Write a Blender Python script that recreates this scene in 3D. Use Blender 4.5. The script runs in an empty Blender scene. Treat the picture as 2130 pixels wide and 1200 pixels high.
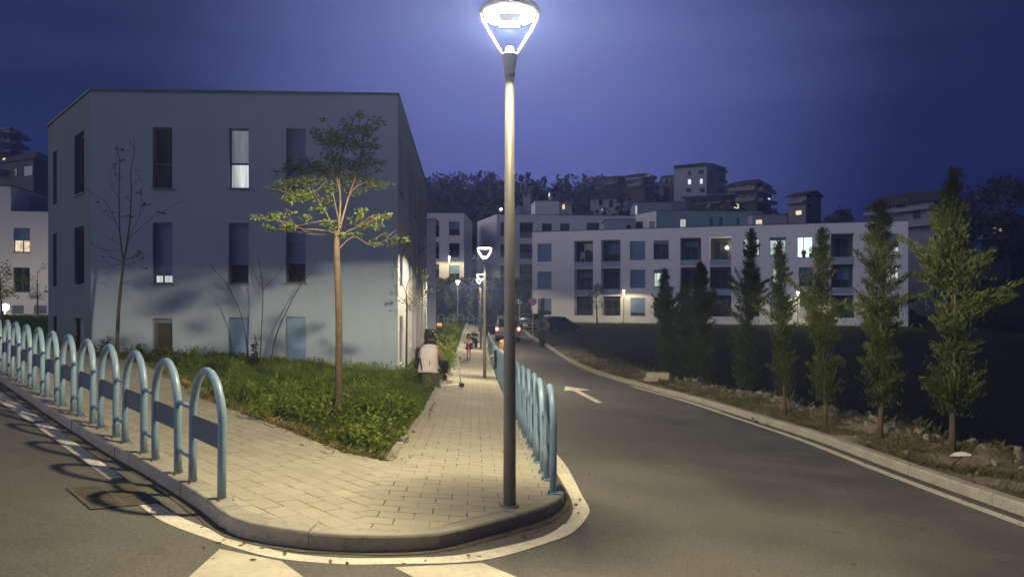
import bpy, bmesh, math, random
import numpy as np
from mathutils import Vector, Matrix
R = math.radians
SC = bpy.context.scene
COL = SC.collection
F, CX, HY, CZ = 1480.0, 1065.0, 615.0, 1.75      # measured from the photograph: focal length, principal point, eye height

# ------------------------------------------------------------------ ground shape
def sst(a, b, v):
    t = min(1, max(0, (v-a)/(b-a))); return t*t*(3-2*t)
def S(x, y):
    """height of the pavement surface: falls towards the valley, rises to the left"""
    if y < 22: t = y
    elif y < 44: t = 22 + (y-22) - (y-22)**2/44.0
    elif y < 58:
        k = (y-44)/14.0; t = 33 - 3.5*(k*k*(3-2*k))
    else: t = 29.5
    t = max(t, -14)
    if x < -14:
        q = min(-x-14, 26.0); xx = -14 - (q - q*q/52.0)
    elif x > 5:
        q = min(x-5, 6.0); xx = 5 + q - q*q/12.0
    else: xx = x
    if x < 5: xx = xx - max(xx, -14)*.60*sst(42, 64, y)
    return -1.6 - .08*xx - .0549*t + CZ
ROAD = -.13
def G(px, py, off=0.0):
    xn = (px-CX)/F; yn = (HY-py)/F
    prev = 1.0; t = 1.0
    f = lambda t: (yn*t + CZ) - (S(xn*t, t) + off)
    while t < 160 and f(t) > 0:
        prev = t; t += .25
    a, b = prev, t
    for _ in range(30):
        m = .5*(a+b)
        if f(m) > 0: a = m
        else: b = m
    return (xn*b, b)
def W(px, py, Y): return Vector(((px-CX)/F*Y, Y, (HY-py)/F*Y + CZ))
def lerp(a, b, t): return a + (b-a)*t
def catmull(pts, n=6):
    out = []
    P = [pts[0]] + list(pts) + [pts[-1]]
    for i in range(1, len(P)-2):
        p0, p1, p2, p3 = [Vector(p) for p in P[i-1:i+3]]
        for k in range(n):
            t = k/n
            out.append(.5*((2*p1) + (p2-p0)*t + (2*p0-5*p1+4*p2-p3)*t*t + (3*p1-p0-3*p2+p3)*t**3))
    out.append(Vector(P[-2])); return [(v[0], v[1]) for v in out]
def resample(pts, step):
    out = [Vector(pts[0])]; acc = 0
    for a, b in zip(pts, pts[1:]):
        a = Vector(a); b = Vector(b); L = (b-a).length; d = step-acc
        while d <= L:
            out.append(a + (b-a)*(d/L)); d += step
        acc = L-(d-step)
    return [(v[0], v[1]) for v in out]
def offset(pts, d):
    """offset a 2-D polyline to its left by d"""
    out = []
    for i, p in enumerate(pts):
        a = Vector(pts[max(0, i-1)]); b = Vector(pts[min(len(pts)-1, i+1)])
        t = (b-a).normalized(); out.append((p[0]-t[1]*d, p[1]+t[0]*d))
    return out
def inpoly(x, y, poly):
    inside = np.zeros(np.shape(x), bool); n = len(poly); j = n-1
    for i in range(n):
        xi, yi = poly[i]; xj, yj = poly[j]
        c = ((yi > y) != (yj > y)) & (x < (xj-xi)*(y-yi)/(yj-yi+1e-12)+xi)
        inside ^= c; j = i
    return inside

# ------------------------------------------------------------------ materials
def nt_new(name):
    m = bpy.data.materials.new(name); m.use_nodes = True
    nt = m.node_tree; nt.nodes.clear()
    o = nt.nodes.new('ShaderNodeOutputMaterial'); p = nt.nodes.new('ShaderNodeBsdfPrincipled')
    nt.links.new(p.outputs[0], o.inputs[0])
    return m, nt, p, o
def N(nt, t, **kw):
    n = nt.nodes.new(t)
    for k, v in kw.items():
        if k in n.inputs.keys() if hasattr(n.inputs, 'keys') else False: n.inputs[k].default_value = v
        else: setattr(n, k, v)
    return n
def mixc(nt, fac, a, b, mode='MIX'):
    n = nt.nodes.new('ShaderNodeMix'); n.data_type = 'RGBA'; n.blend_type = mode
    for sock, v in ((n.inputs[0], fac), (n.inputs[6], a), (n.inputs[7], b)):
        if hasattr(v, 'links'): nt.links.new(v, sock)
        elif isinstance(v, (int, float)): sock.default_value = v
        else: sock.default_value = (*v[:3], 1)
    return n.outputs[2]
def mval(nt, op, a, b=None, c=None):
    n = nt.nodes.new('ShaderNodeMath'); n.operation = op
    for i, v in enumerate((a, b, c)):
        if v is None: continue
        if hasattr(v, 'links'): nt.links.new(v, n.inputs[i])
        else: n.inputs[i].default_value = v
    return n.outputs[0]
def ramp(nt, v, lo, hi):
    n = nt.nodes.new('ShaderNodeMapRange'); n.inputs[1].default_value = lo; n.inputs[2].default_value = hi
    nt.links.new(v, n.inputs[0]); return n.outputs[0]
def noise(nt, vec, scale, detail=4, rough=.55):
    n = nt.nodes.new('ShaderNodeTexNoise'); n.inputs['Scale'].default_value = scale
    n.inputs['Detail'].default_value = detail; n.inputs['Roughness'].default_value = rough
    if vec: nt.links.new(vec, n.inputs['Vector'])
    return n.outputs['Fac']
def tc(nt, kind='Object'): return nt.nodes.new('ShaderNodeTexCoord').outputs[kind]
def bump(nt, p, h, strength, dist=.01):
    b = nt.nodes.new('ShaderNodeBump'); b.inputs['Strength'].default_value = strength; b.inputs['Distance'].default_value = dist
    nt.links.new(h, b.inputs['Height']); nt.links.new(b.outputs[0], p.inputs['Normal'])
MC = {}
def mat(name, c1, c2=None, scale=3.0, rough=.75, bs=0.0, bscale=40.0, metal=0.0, emit=0.0, ecol=None, c3=None, coat=0.0, spec=.5):
    if name in MC: return MC[name]
    m, nt, p, o = nt_new(name)
    p.inputs['Roughness'].default_value = rough; p.inputs['Metallic'].default_value = metal
    p.inputs['Specular IOR Level'].default_value = spec
    if coat: p.inputs['Coat Weight'].default_value = coat
    v = tc(nt)
    if c2 is None: c2 = tuple(x*.82 for x in c1)
    f = ramp(nt, noise(nt, v, scale), .35, .65)
    c = mixc(nt, f, c1, c2)
    if c3 is not None:
        c = mixc(nt, ramp(nt, noise(nt, v, scale*6.3, 6, .7), .52, .7), c, c3)
    nt.links.new(c, p.inputs['Base Color'])
    if bs: bump(nt, p, noise(nt, v, bscale, 5, .6), bs)
    if emit:
        p.inputs['Emission Color'].default_value = (*(ecol or c1), 1); p.inputs['Emission Strength'].default_value = emit
    MC[name] = m; return m
def leafmat(name, c1, c2, c3=None, trans=.35, rough=.6):
    if name in MC: return MC[name]
    m, nt, p, o = nt_new(name)
    g = nt.nodes.new('ShaderNodeNewGeometry')
    r = g.outputs['Random Per Island']
    c = mixc(nt, r, c1, c2)
    if c3 is not None:
        c = mixc(nt, ramp(nt, noise(nt, tc(nt), 1.1, 3), .45, .62), c, c3)
    nt.links.new(c, p.inputs['Base Color']); p.inputs['Roughness'].default_value = rough
    p.inputs['Specular IOR Level'].default_value = .3
    t = nt.nodes.new('ShaderNodeBsdfTranslucent'); nt.links.new(c, t.inputs[0])
    mx = nt.nodes.new('ShaderNodeMixShader'); mx.inputs[0].default_value = trans
    nt.links.new(p.outputs[0], mx.inputs[1]); nt.links.new(t.outputs[0], mx.inputs[2]); nt.links.new(mx.outputs[0], o.inputs[0])
    MC[name] = m; return m
def plaster(name, c1, c2, stain=.85):
    """painted render: fine grain, faint roller patches, vertical weather streaks with a shape of their own"""
    if name in MC: return MC[name]
    m, nt, p, o = nt_new(name); v = tc(nt)
    big = ramp(nt, noise(nt, v, .55, 5, .6), .3, .7)
    c = mixc(nt, big, c1, c2)
    mp = nt.nodes.new('ShaderNodeMapping'); mp.inputs['Scale'].default_value = (3.2, 3.2, .28); nt.links.new(v, mp.inputs[0])
    st = ramp(nt, noise(nt, mp.outputs[0], 1.0, 5, .65), .56, .82)
    c = mixc(nt, mval(nt, 'MULTIPLY', st, .35), c, tuple(x*.7 for x in c2))
    nt.links.new(c, p.inputs['Base Color']); p.inputs['Roughness'].default_value = .88; p.inputs['Specular IOR Level'].default_value = .25
    h = mval(nt, 'ADD', noise(nt, v, 90, 4, .7), mval(nt, 'MULTIPLY', noise(nt, v, 9, 3), .8))
    bump(nt, p, h, .55, .012)
    MC[name] = m; return m
def emis(name, col, strength, curtain=False, dark=.35):
    """a lit room seen through the window: uneven, with folds of curtain"""
    if name in MC: return MC[name]
    m, nt, p, o = nt_new(name); v = tc(nt)
    p.inputs['Base Color'].default_value = (.25, .25, .25, 1); p.inputs['Roughness'].default_value = .25
    mp = nt.nodes.new('ShaderNodeMapping'); mp.inputs['Scale'].default_value = (9, 9, .35) if curtain else (2.2, 2.2, 2.6)
    nt.links.new(v, mp.inputs[0])
    f = ramp(nt, noise(nt, mp.outputs[0], 1.0, 3), .35, .65)
    c = mixc(nt, f, tuple(x*dark for x in col), col)
    nt.links.new(c, p.inputs['Emission Color']); p.inputs['Emission Strength'].default_value = strength
    MC[name] = m; return m

# ------------------------------------------------------------------ mesh builder
OFF = {}
class MB:
    def __init__(s): s.v = []; s.f = []
    def quad(s, a, b, c, d):
        i = len(s.v); s.v += [tuple(a), tuple(b), tuple(c), tuple(d)]; s.f.append((i, i+1, i+2, i+3)); return s
    def poly(s, pts):
        i = len(s.v); s.v += [tuple(p) for p in pts]; s.f.append(tuple(range(i, i+len(pts)))); return s
    def hexa(s, b, t):
        """b, t: four bottom and four top points, counter-clockwise from above"""
        i = len(s.v); s.v += [tuple(p) for p in b] + [tuple(p) for p in t]
        s.f += [(i+3, i+2, i+1, i), (i+4, i+5, i+6, i+7)] + [(i+k, i+(k+1) % 4, i+4+(k+1) % 4, i+4+k) for k in range(4)]; return s
    def box(s, c, sz, rz=0.0, M=None):
        x, y, z = sz[0]/2, sz[1]/2, sz[2]/2
        pts = [Vector(p) for p in ((-x, -y, -z), (x, -y, -z), (x, y, -z), (-x, y, -z), (-x, -y, z), (x, -y, z), (x, y, z), (-x, y, z))]
        m = M if M is not None else Matrix.Rotation(rz, 3, 'Z')
        pts = [m @ p + Vector(c) for p in pts]; return s.hexa(pts[:4], pts[4:])
    def prism(s, pts, z0, z1):
        n = len(pts); i = len(s.v)
        s.v += [(p[0], p[1], z0) for p in pts] + [(p[0], p[1], z1) for p in pts]
        s.f += [tuple(reversed(range(i, i+n))), tuple(range(i+n, i+2*n))] + [(i+k, i+(k+1) % n, i+n+(k+1) % n, i+n+k) for k in range(n)]; return s
    def tube(s, path, rad, n=8, cap=True):
        path = [Vector(p) for p in path]; i0 = len(s.v)
        if not isinstance(rad, (list, tuple)): rad = [rad]*len(path)
        ref = None
        for k, p in enumerate(path):
            t = (path[min(k+1, len(path)-1)] - path[max(k-1, 0)]).normalized()
            if ref is None:
                ref = t.orthogonal().normalized()
            ref = (ref - t*ref.dot(t))
            ref = ref.normalized() if ref.length > 1e-6 else t.orthogonal().normalized()
            b = t.cross(ref)
            for j in range(n):
                a = 2*math.pi*j/n; s.v.append(tuple(p + (ref*math.cos(a) + b*math.sin(a))*rad[k]))
        for k in range(len(path)-1):
            for j in range(n):
                a = i0+k*n+j; b = i0+k*n+(j+1) % n; s.f.append((a, b, b+n, a+n))
        if cap:
            s.f.append(tuple(reversed(range(i0, i0+n)))); e = i0+(len(path)-1)*n; s.f.append(tuple(range(e, e+n)))
        return s
    def lathe(s, prof, n=20, c=(0, 0, 0), M=None):
        i0 = len(s.v); c = Vector(c)
        for r, z in prof:
            for j in range(n):
                a = 2*math.pi*j/n; p = Vector((r*math.cos(a), r*math.sin(a), z))
                s.v.append(tuple((M @ p if M is not None else p) + c))
        for k in range(len(prof)-1):
            for j in range(n):
                a = i0+k*n+j; b = i0+k*n+(j+1) % n; s.f.append((a, b, b+n, a+n))
        s.f.append(tuple(reversed(range(i0, i0+n)))); e = i0+(len(prof)-1)*n; s.f.append(tuple(range(e, e+n))); return s
    def ball(s, c, r, n=10, m=7, sq=(1, 1, 1), M=None):
        i0 = len(s.v); c = Vector(c)
        for k in range(1, m):
            th = math.pi*k/m
            for j in range(n):
                a = 2*math.pi*j/n
                p = Vector((math.sin(th)*math.cos(a)*r*sq[0], math.sin(th)*math.sin(a)*r*sq[1], math.cos(th)*r*sq[2]))
                s.v.append(tuple((M @ p if M is not None else p)+c))
        for sgn in (1, -1):
            p = Vector((0, 0, sgn*r*sq[2])); s.v.append(tuple((M @ p if M is not None else p)+c))
        for k in range(m-2):
            for j in range(n):
                a = i0+k*n+j; b = i0+k*n+(j+1) % n; s.f.append((a, a+n, b+n, b))
        top = len(s.v)-2
        for j in range(n):
            s.f.append((i0+j, i0+(j+1) % n, top)); e = i0+(m-2)*n; s.f.append((e+(j+1) % n, e+j, top+1))
        return s
    def build(s, name, m, parent=None, smooth=False, bev=0.0):
        me = bpy.data.meshes.new(name)
        o3 = OFF.get(parent.name, (0, 0, 0)) if parent else (0, 0, 0)
        me.from_pydata([(v[0]-o3[0], v[1]-o3[1], v[2]-o3[2]) for v in s.v], [], s.f)
        if smooth: me.polygons.foreach_set('use_smooth', [True]*len(me.polygons))
        me.materials.append(m); me.update()
        o = bpy.data.objects.new(name, me); COL.objects.link(o)
        if parent: o.parent = parent; OFF[o.name] = o3
        if bev:
            b = o.modifiers.new('bevel', 'BEVEL'); b.width = bev; b.segments = 2; b.limit_method = 'ANGLE'
        return o
def nmesh(name, verts, nface_size, m, parent=None, smooth=False):
    """verts: (n, k, 3) array of n separate faces of k corners"""
    n = len(verts); k = nface_size
    o3 = OFF.get(parent.name, (0, 0, 0)) if parent else (0, 0, 0)
    me = bpy.data.meshes.new(name); V = verts.reshape(-1, 3) - np.array(o3)
    me.vertices.add(n*k); me.vertices.foreach_set('co', V.astype(np.float32).ravel())
    me.loops.add(n*k); me.loops.foreach_set('vertex_index', np.arange(n*k, dtype=np.int32))
    me.polygons.add(n); me.polygons.foreach_set('loop_start', np.arange(0, n*k, k, dtype=np.int32))
    me.update(calc_edges=True); me.materials.append(m)
    o = bpy.data.objects.new(name, me); COL.objects.link(o)
    if parent: o.parent = parent; OFF[o.name] = o3
    return o
def tag(o, label=None, cat=None, group=None, kind=None):
    if label: o['label'] = label
    if cat: o['category'] = cat
    if group: o['group'] = group
    if kind: o['kind'] = kind
    return o
def thing(name, loc, label, cat, group=None, rz=0.0, world=False):
    o = bpy.data.objects.new(name, None); COL.objects.link(o); o.location = loc; o.rotation_euler = (0, 0, rz)
    o.empty_display_size = .2
    if world: OFF[o.name] = tuple(loc)
    return tag(o, label, cat, group)
def copy_tree(o, parent=None):
    c = o.copy(); COL.objects.link(c)
    if parent: c.parent = parent
    for ch in [x for x in o.children]: copy_tree(ch, c)
    return c

def sheet(name, poly, off, m, kind='structure', xcuts=(), fn=None):
    """a surface draped over the ground"""
    bm = bmesh.new(); vs = [bm.verts.new((p[0], p[1], 0)) for p in poly]
    bm.faces.new(vs); bmesh.ops.triangulate(bm, faces=bm.faces[:])
    for y in list(range(22, 60, 2)):
        bmesh.ops.bisect_plane(bm, geom=bm.verts[:]+bm.edges[:]+bm.faces[:], plane_co=(0, y, 0), plane_no=(0, 1, 0))
    for x in list(xcuts) + [-40, -36, -32, -28, -24, -20, -17, -14, 5, 6.5, 8, 9.5, 11]:
        bmesh.ops.bisect_plane(bm, geom=bm.verts[:]+bm.edges[:]+bm.faces[:], plane_co=(x, 0, 0), plane_no=(1, 0, 0))
    for v in bm.verts: v.co.z = (fn or S)(v.co.x, v.co.y) + off
    bmesh.ops.recalc_face_normals(bm, faces=bm.faces[:])
    for f in bm.faces:
        if f.normal.z < 0: f.normal_flip()
    me = bpy.data.meshes.new(name); bm.to_mesh(me); bm.free(); me.materials.append(m)
    o = bpy.data.objects.new(name, me); COL.objects.link(o); tag(o, kind=kind); return o
def strip(mb, line, width, off, fn=S):
    """a flat band along a polyline (its right edge on the line)"""
    a = line; b = offset(line, width)
    for i in range(len(a)-1):
        q = [a[i], a[i+1], b[i+1], b[i]]
        mb.quad(*[(p[0], p[1], fn(p[0], p[1])+off) for p in q])

random.seed(4); rng = np.random.default_rng(4)
# ------------------------------------------------------------------ world, camera
w = bpy.data.worlds.new('World'); SC.world = w; w.use_nodes = True
nt = w.node_tree; nt.nodes.clear()
wo = nt.nodes.new('ShaderNodeOutputWorld'); bg = nt.nodes.new('ShaderNodeBackground'); nt.links.new(bg.outputs[0], wo.inputs[0])
gen = tc(nt, 'Generated')
sky = nt.nodes.new('ShaderNodeTexSky'); sky.sky_type = 'NISHITA'; sky.sun_disc = False
sky.sun_elevation = R(-5); sky.sun_rotation = R(3); sky.altitude = 200; sky.air_density = 1.2; sky.dust_density = .4; sky.ozone_density = 5
def vdot(v):
    n = nt.nodes.new('ShaderNodeVectorMath'); n.operation = 'DOT_PRODUCT'; nt.links.new(gen, n.inputs[0])
    n.inputs[1].default_value = Vector(v).normalized(); return n.outputs['Value']
# night sky: deep blue overhead, paler where the last twilight and the town light the air ahead
lobe = mval(nt, 'POWER', ramp(nt, vdot((.015, 1, .20)), .88, 1.0), 1.6)
sep = nt.nodes.new('ShaderNodeSeparateXYZ'); nt.links.new(gen, sep.inputs[0])
elev = ramp(nt, sep.outputs[2], -.02, .55)
base = mixc(nt, elev, (.0070, .0135, .080), (.0050, .0085, .052))
c = mixc(nt, lobe, base, (.150, .175, .57))
mp = nt.nodes.new('ShaderNodeMapping'); mp.inputs['Scale'].default_value = (1.2, 1.2, 9.0); mp.inputs['Rotation'].default_value = (0, R(5), 0)
nt.links.new(gen, mp.inputs[0])
cl = ramp(nt, noise(nt, mp.outputs[0], 1.6, 5, .55), .46, .76)
c = mixc(nt, mval(nt, 'MULTIPLY', cl, mval(nt, 'MULTIPLY_ADD', lobe, .5, .10)), c, (.16, .17, .42))
c = mixc(nt, .03, c, sky.outputs[0], 'ADD')
nt.links.new(c, bg.inputs[0]); bg.inputs[1].default_value = 1.0
cam = bpy.data.cameras.new('Camera'); co = bpy.data.objects.new('Camera', cam); COL.objects.link(co); SC.camera = co
co.location = (0, 0, CZ); co.rotation_euler = (R(90), 0, 0)
cam.sensor_width = 36; cam.lens = 36*F/2130; cam.shift_y = (HY-600)/2130; cam.clip_end = 2000; cam.clip_start = .05
SC.view_settings.view_transform = 'Standard'; SC.view_settings.look = 'None'; SC.view_settings.exposure = 0
SC.cycles.use_denoising = True; SC.cycles.max_bounces = 6; SC.cycles.transparent_max_bounces = 8
SC.cycles.sample_clamp_indirect = 4.0
su = bpy.data.lights.new('sun', 'SUN'); su.energy = 1.25; su.angle = R(50); su.color = (.95, .93, 1.0)
so = bpy.data.objects.new('sun', su); COL.objects.link(so)
so.rotation_euler = Vector((.9, .31, -.30)).to_track_quat('-Z', 'Y').to_euler()
# ------------------------------------------------------------------ outlines read on the ground
D2 = Vector((-.052, 1)).normalized()
kl = [G(*p) for p in ((5,783),(100,845),(217,916),(308,965),(413,1028),(460,1064),(513,1087),(614,1103),(700,1111),(835,1113),(922,1107),(1000,1089),(1105,1062),(1150,1046),(1170,1030))]
d = (Vector(kl[0])-Vector(kl[2])).normalized()
kfar = [tuple(Vector(kl[0])+d*L) for L in (60, 40, 24, 12, 5)]
kend = Vector(kl[-1]) + Vector((.035, .30))
kright = [tuple(kend + D2*L) for L in (0, .7, 2, 4, 8, 12, 16, 20, 26, 32, 40, 50, 60)]
KERB = catmull(kfar + kl + kright, 6)
KIN = offset(KERB, .17)
gl = [G(*p) for p in ((816,959),(715,941),(624,903),(473,847),(400,819),(371,794),(308,759),(175,734),(98,719),(31,715))]
gd = Vector((-.74, .68)).normalized()
GL = gl + [tuple(Vector(gl[-1])+gd*L) for L in (6, 14, 26, 44)]
pl = [G(*p) for p in ((816,959),(848,910),(886,861),(915,803))]
pd = (Vector(pl[-1])-Vector(pl[0])).normalized()
PL = pl + [(G(948,746)), G(957,719)]
e = Vector(PL[-1]); PL += [tuple(e + D2*L) for L in (8, 16, 24, 34)]
kr = [G(*p, ROAD) for p in ((2600,1240),(2330,1146),(2130,1076),(1880,986),(1700,918),(1565,882-8),(1438,834),(1334,806),(1270,788),(1207,765),(1151,731),(1106,704))]
e = Vector(kr[-1])
KR = catmull(kr + [tuple(e + D2*L) for L in (4, 9, 15, 24)], 5)       # foot of the right-hand kerb, near to far

# ------------------------------------------------------------------ ground materials
def asphalt_mat():
    m, nt, p, o = nt_new('asphalt'); v = tc(nt)
    f = ramp(nt, noise(nt, v, .55, 6, .68), .38, .64)
    c = mixc(nt, f, (.082, .081, .078), (.132, .129, .122))
    g = ramp(nt, noise(nt, v, 55, 3, .85), .46, .66)
    c = mixc(nt, mval(nt, 'MULTIPLY', g, .55), c, (.225, .22, .20))
    gd_ = ramp(nt, noise(nt, v, 38, 3, .85), .50, .70)
    c = mixc(nt, mval(nt, 'MULTIPLY', gd_, .6), c, (.035, .033, .030))
    mp_ = nt.nodes.new('ShaderNodeMapping'); mp_.inputs['Scale'].default_value = (2.6, .35, 1); nt.links.new(v, mp_.inputs[0])
    sc_ = ramp(nt, noise(nt, mp_.outputs[0], 1.3, 6, .75), .60, .74)
    c = mixc(nt, mval(nt, 'MULTIPLY', sc_, .4), c, (.19, .175, .14))
    s = ramp(nt, noise(nt, v, 1.7, 6, .7), .60, .72)
    c = mixc(nt, mval(nt, 'MULTIPLY', s, .35), c, (.045, .042, .038))
    nt.links.new(c, p.inputs['Base Color'])
    r = nt.nodes.new('ShaderNodeMapRange'); r.inputs[3].default_value = .62; r.inputs[4].default_value = .9; nt.links.new(f, r.inputs[0])
    nt.links.new(r.outputs[0], p.inputs['Roughness'])
    p.inputs['Specular IOR Level'].default_value = .35
    bump(nt, p, mval(nt, 'ADD', noise(nt, v, 160, 2, .6), mval(nt, 'MULTIPLY', noise(nt, v, 5, 3), .5)), .5, .006)
    return m
def paver_mat(name, ang, off=(0, 0, 0)):
    m, nt, p, o = nt_new(name); v = tc(nt)
    mp = nt.nodes.new('ShaderNodeMapping'); mp.inputs['Rotation'].default_value = (0, 0, ang); mp.inputs['Location'].default_value = off
    nt.links.new(v, mp.inputs[0])
    wv = nt.nodes.new('ShaderNodeVectorMath'); wv.operation = 'MULTIPLY_ADD'
    nn = nt.nodes.new('ShaderNodeTexNoise'); nn.inputs['Scale'].default_value = 2.2; nt.links.new(v, nn.inputs['Vector'])
    nt.links.new(nn.outputs['Color'], wv.inputs[0]); wv.inputs[1].default_value = (.03, .03, 0); nt.links.new(mp.outputs[0], wv.inputs[2])
    b = nt.nodes.new('ShaderNodeTexBrick'); nt.links.new(wv.outputs[0], b.inputs['Vector'])
    b.inputs['Scale'].default_value = 1; b.inputs['Brick Width'].default_value = .30; b.inputs['Row Height'].default_value = .20
    b.inputs['Mortar Size'].default_value = .006; b.inputs['Mortar Smooth'].default_value = .3; b.inputs['Bias'].default_value = -.1
    b.inputs['Color1'].default_value = (.37, .345, .285, 1); b.inputs['Color2'].default_value = (.43, .40, .325, 1); b.inputs['Mortar'].default_value = (.17, .15, .11, 1)
    # some joints have washed out and hold earth, most are filled with pale sand
    jn = ramp(nt, noise(nt, v, 4.2, 3, .6), .48, .56)
    jc = mixc(nt, jn, (.30, .275, .22), (.05, .043, .03))
    c = mixc(nt, b.outputs['Fac'], b.outputs['Color'], jc)
    f = ramp(nt, noise(nt, v, .9, 5, .65), .38, .66)
    c = mixc(nt, mval(nt, 'MULTIPLY', f, .4), c, (.29, .265, .21))
    g = ramp(nt, noise(nt, v, 60, 4, .75), .5, .75)
    c = mixc(nt, mval(nt, 'MULTIPLY', g, .25), c, (.22, .20, .16))
    nt.links.new(c, p.inputs['Base Color']); p.inputs['Roughness'].default_value = .85; p.inputs['Specular IOR Level'].default_value = .3
    h = mval(nt, 'ADD', mval(nt, 'MULTIPLY', b.outputs['Fac'], mval(nt, 'MULTIPLY_ADD', jn, -1.1, -.3)), mval(nt, 'MULTIPLY', noise(nt, v, 120, 3, .7), .25))
    bump(nt, p, h, .9, .008)
    return m
M_ASPH = asphalt_mat()
M_CONC = mat('kerb_concrete', (.37, .35, .30), (.29, .275, .235), 2.2, .85, .5, 60, c3=(.21, .195, .165))
M_PAINT = mat('road_paint', (.74, .70, .60), (.60, .565, .48), 5, .7, .4, 90, c3=(.36, .34, .29))
M_ZEBRA = mat('worn_road_paint', (.60, .565, .47), (.48, .45, .375), 2.5, .75, .4, 90, c3=(.38, .355, .30))
M_SOIL = mat('soil', (.10, .085, .058), (.055, .062, .030), 1.3, .95, .8, 14, c3=(.15, .13, .095))
M_LAWNB = mat('lawn_soil', (.040, .050, .018), (.065, .060, .030), 3, .95, .6, 20)
M_GUT = mat('gutter_dirt', (.10, .09, .072), (.055, .05, .04), 6, .95, .8, 50, c3=(.16, .145, .11))

# ------------------------------------------------------------------ terrain: one sheet to the horizon
KRA = np.array(KR)
def krx(y):
    return float(np.interp(y, KRA[:, 1], KRA[:, 0]))
FA = Vector((2.24, 79)); FB = Vector((37.3, 67)); FD = (FB-FA).normalized(); FN = Vector((FD[1], -FD[0]))
def vnoise(x, y, s):
    return (math.sin(x*1.7*s+.3)*math.cos(y*1.3*s+1.1) + .5*math.sin(x*3.1*s+y*2.3*s) + .3*math.cos(x*6.7*s-y*5.9*s+2))/1.8
def T(x, y):
    b = S(x, y)
    h = b - .50
    kx = krx(min(max(y, KRA[0, 1]), 66))
    if x > kx:
        dd = x-kx
        top = b + .03 + .05*vnoise(x, y, 2.2)*sst(.15, .8, dd)
        rocky = sst(.9, 2.0, dd)
        top += rocky*(.13*vnoise(x, y, 1.7) + .09*vnoise(y, x, 4.1) + .16*(1-sst(34, 46, y)))
        deep = 4.2*(1-sst(33, 56, y))
        ed = 2.2 + .5*vnoise(y, 3, .6)
        h = top - deep*sst(ed, ed+6.5, dd) - .25*(1-sst(36, 56, y))*sst(ed-.1, ed+1, dd)
        if dd < .12: h = b - .5
    # lawn in front of the long white block
    q = Vector((x, y))-FA; along = q.dot(FD); out = q.dot(FN)
    if x > -1.5 and y > 46 and x > kx+.3:
        k = (1-sst(7, 17, out))*sst(-12, -3, along)*(1-sst(40, 52, along))
        h = lerp(h, -2.95+CZ+.04*vnoise(x, y, .7), k)
    if x <= kx and y > 62: h = b-.16
    # terrace and wooded hill behind
    if y > 80:
        k = sst(85.5, 94.5, y)
        h = lerp(h, 2.05+CZ, k)
        if x > 40: pass
    if y > 104:
        k = sst(106, 250, y); amp = lerp(27, 24, sst(-40, 60, x))*(1-.55*sst(20, 70, -x))*(1-.55*sst(60, 130, x))
        h += amp*k + 1.2*vnoise(x, y, .08)*k
    if x < -38 and y > 64:
        h += 6*sst(38, 90, -x)*sst(64, 120, y)
    if y > 260: h -= 30*sst(260, 420, y)
    return h
xs = np.unique(np.concatenate([np.arange(-60, 60, 2.0), np.arange(-3, 20, .35), np.arange(-420, -60, 20), np.arange(60, 421, 20)]))
ys = np.unique(np.concatenate([np.arange(-40, 0, 4), np.arange(0, 60, .5), np.arange(60, 130, 1.5), np.arange(130, 300, 6), np.arange(300, 620, 30)]))
tv = [(float(x), float(y), T(float(x), float(y))) for y in ys for x in xs]
nx = len(xs)
tf = [(j*nx+i, j*nx+i+1, (j+1)*nx+i+1, (j+1)*nx+i) for j in range(len(ys)-1) for i in range(nx-1)]
b = MB(); b.v = tv; b.f = tf
def ground_mat():
    m, nt, p, o = nt_new('ground_cover'); v = tc(nt)
    f = ramp(nt, noise(nt, v, .35, 5, .65), .40, .62)
    c = mixc(nt, f, (.036, .040, .018), (.066, .058, .038))
    f2 = ramp(nt, noise(nt, v, 5.5, 6, .75), .45, .7)
    c = mixc(nt, f2, c, (.062, .058, .036))
    s = nt.nodes.new('ShaderNodeSeparateXYZ'); nt.links.new(v, s.inputs[0])
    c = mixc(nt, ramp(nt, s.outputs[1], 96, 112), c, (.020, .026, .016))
    c = mixc(nt, mval(nt, 'MULTIPLY', ramp(nt, s.outputs[2], -.75, -1.9), .75), c, (.012, .013, .008))  # the ravine's darkness is put into the colour: lower ground goes darker
    an = nt.nodes.new('ShaderNodeAttribute'); an.attribute_name = 'soil'
    sc_ = mixc(nt, ramp(nt, noise(nt, v, 1.6, 6, .7), .38, .62), (.30, .255, .20), (.13, .11, .075))
    c = mixc(nt, an.outputs['Fac'], c, sc_)
    nt.links.new(c, p.inputs['Base Color']); p.inputs['Roughness'].default_value = .95; p.inputs['Specular IOR Level'].default_value = .2
    bump(nt, p, mval(nt, 'ADD', noise(nt, v, 9, 6, .7), noise(nt, v, 45, 4, .7)), .9, .03)
    return m
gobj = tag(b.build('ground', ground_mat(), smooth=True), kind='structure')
at = gobj.data.attributes.new('soil', 'FLOAT', 'POINT')
at.data.foreach_set('value', [sst(.0, .4, p[0]-krx(p[1]))*(1-sst(1.9, 3.2, p[0]-krx(p[1])+.5*vnoise(p[0], p[1], 1.3)))*(1-sst(44, 52, p[1])) if 0 < p[1] < 52 and p[0] > 0 else 0.0 for p in tv])

# ------------------------------------------------------------------ roads
krin = [(p[0]+.10, p[1]) for p in KR]
road = [(-75, -14), (krin[0][0]+1.2, -14), (krin[0][0]+1.2, krin[0][1]-.5)] + krin + [(krin[-1][0], 80), (-75, 80)]
sheet('road', road, ROAD, M_ASPH, xcuts=range(-70, -40, 6))
sheet('cross_street', [(krin[-1][0]+.01, 60), (12, 60), (12, 66), (krin[-1][0]+.01, 66)], ROAD+.008, M_ASPH) if False else None

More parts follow.
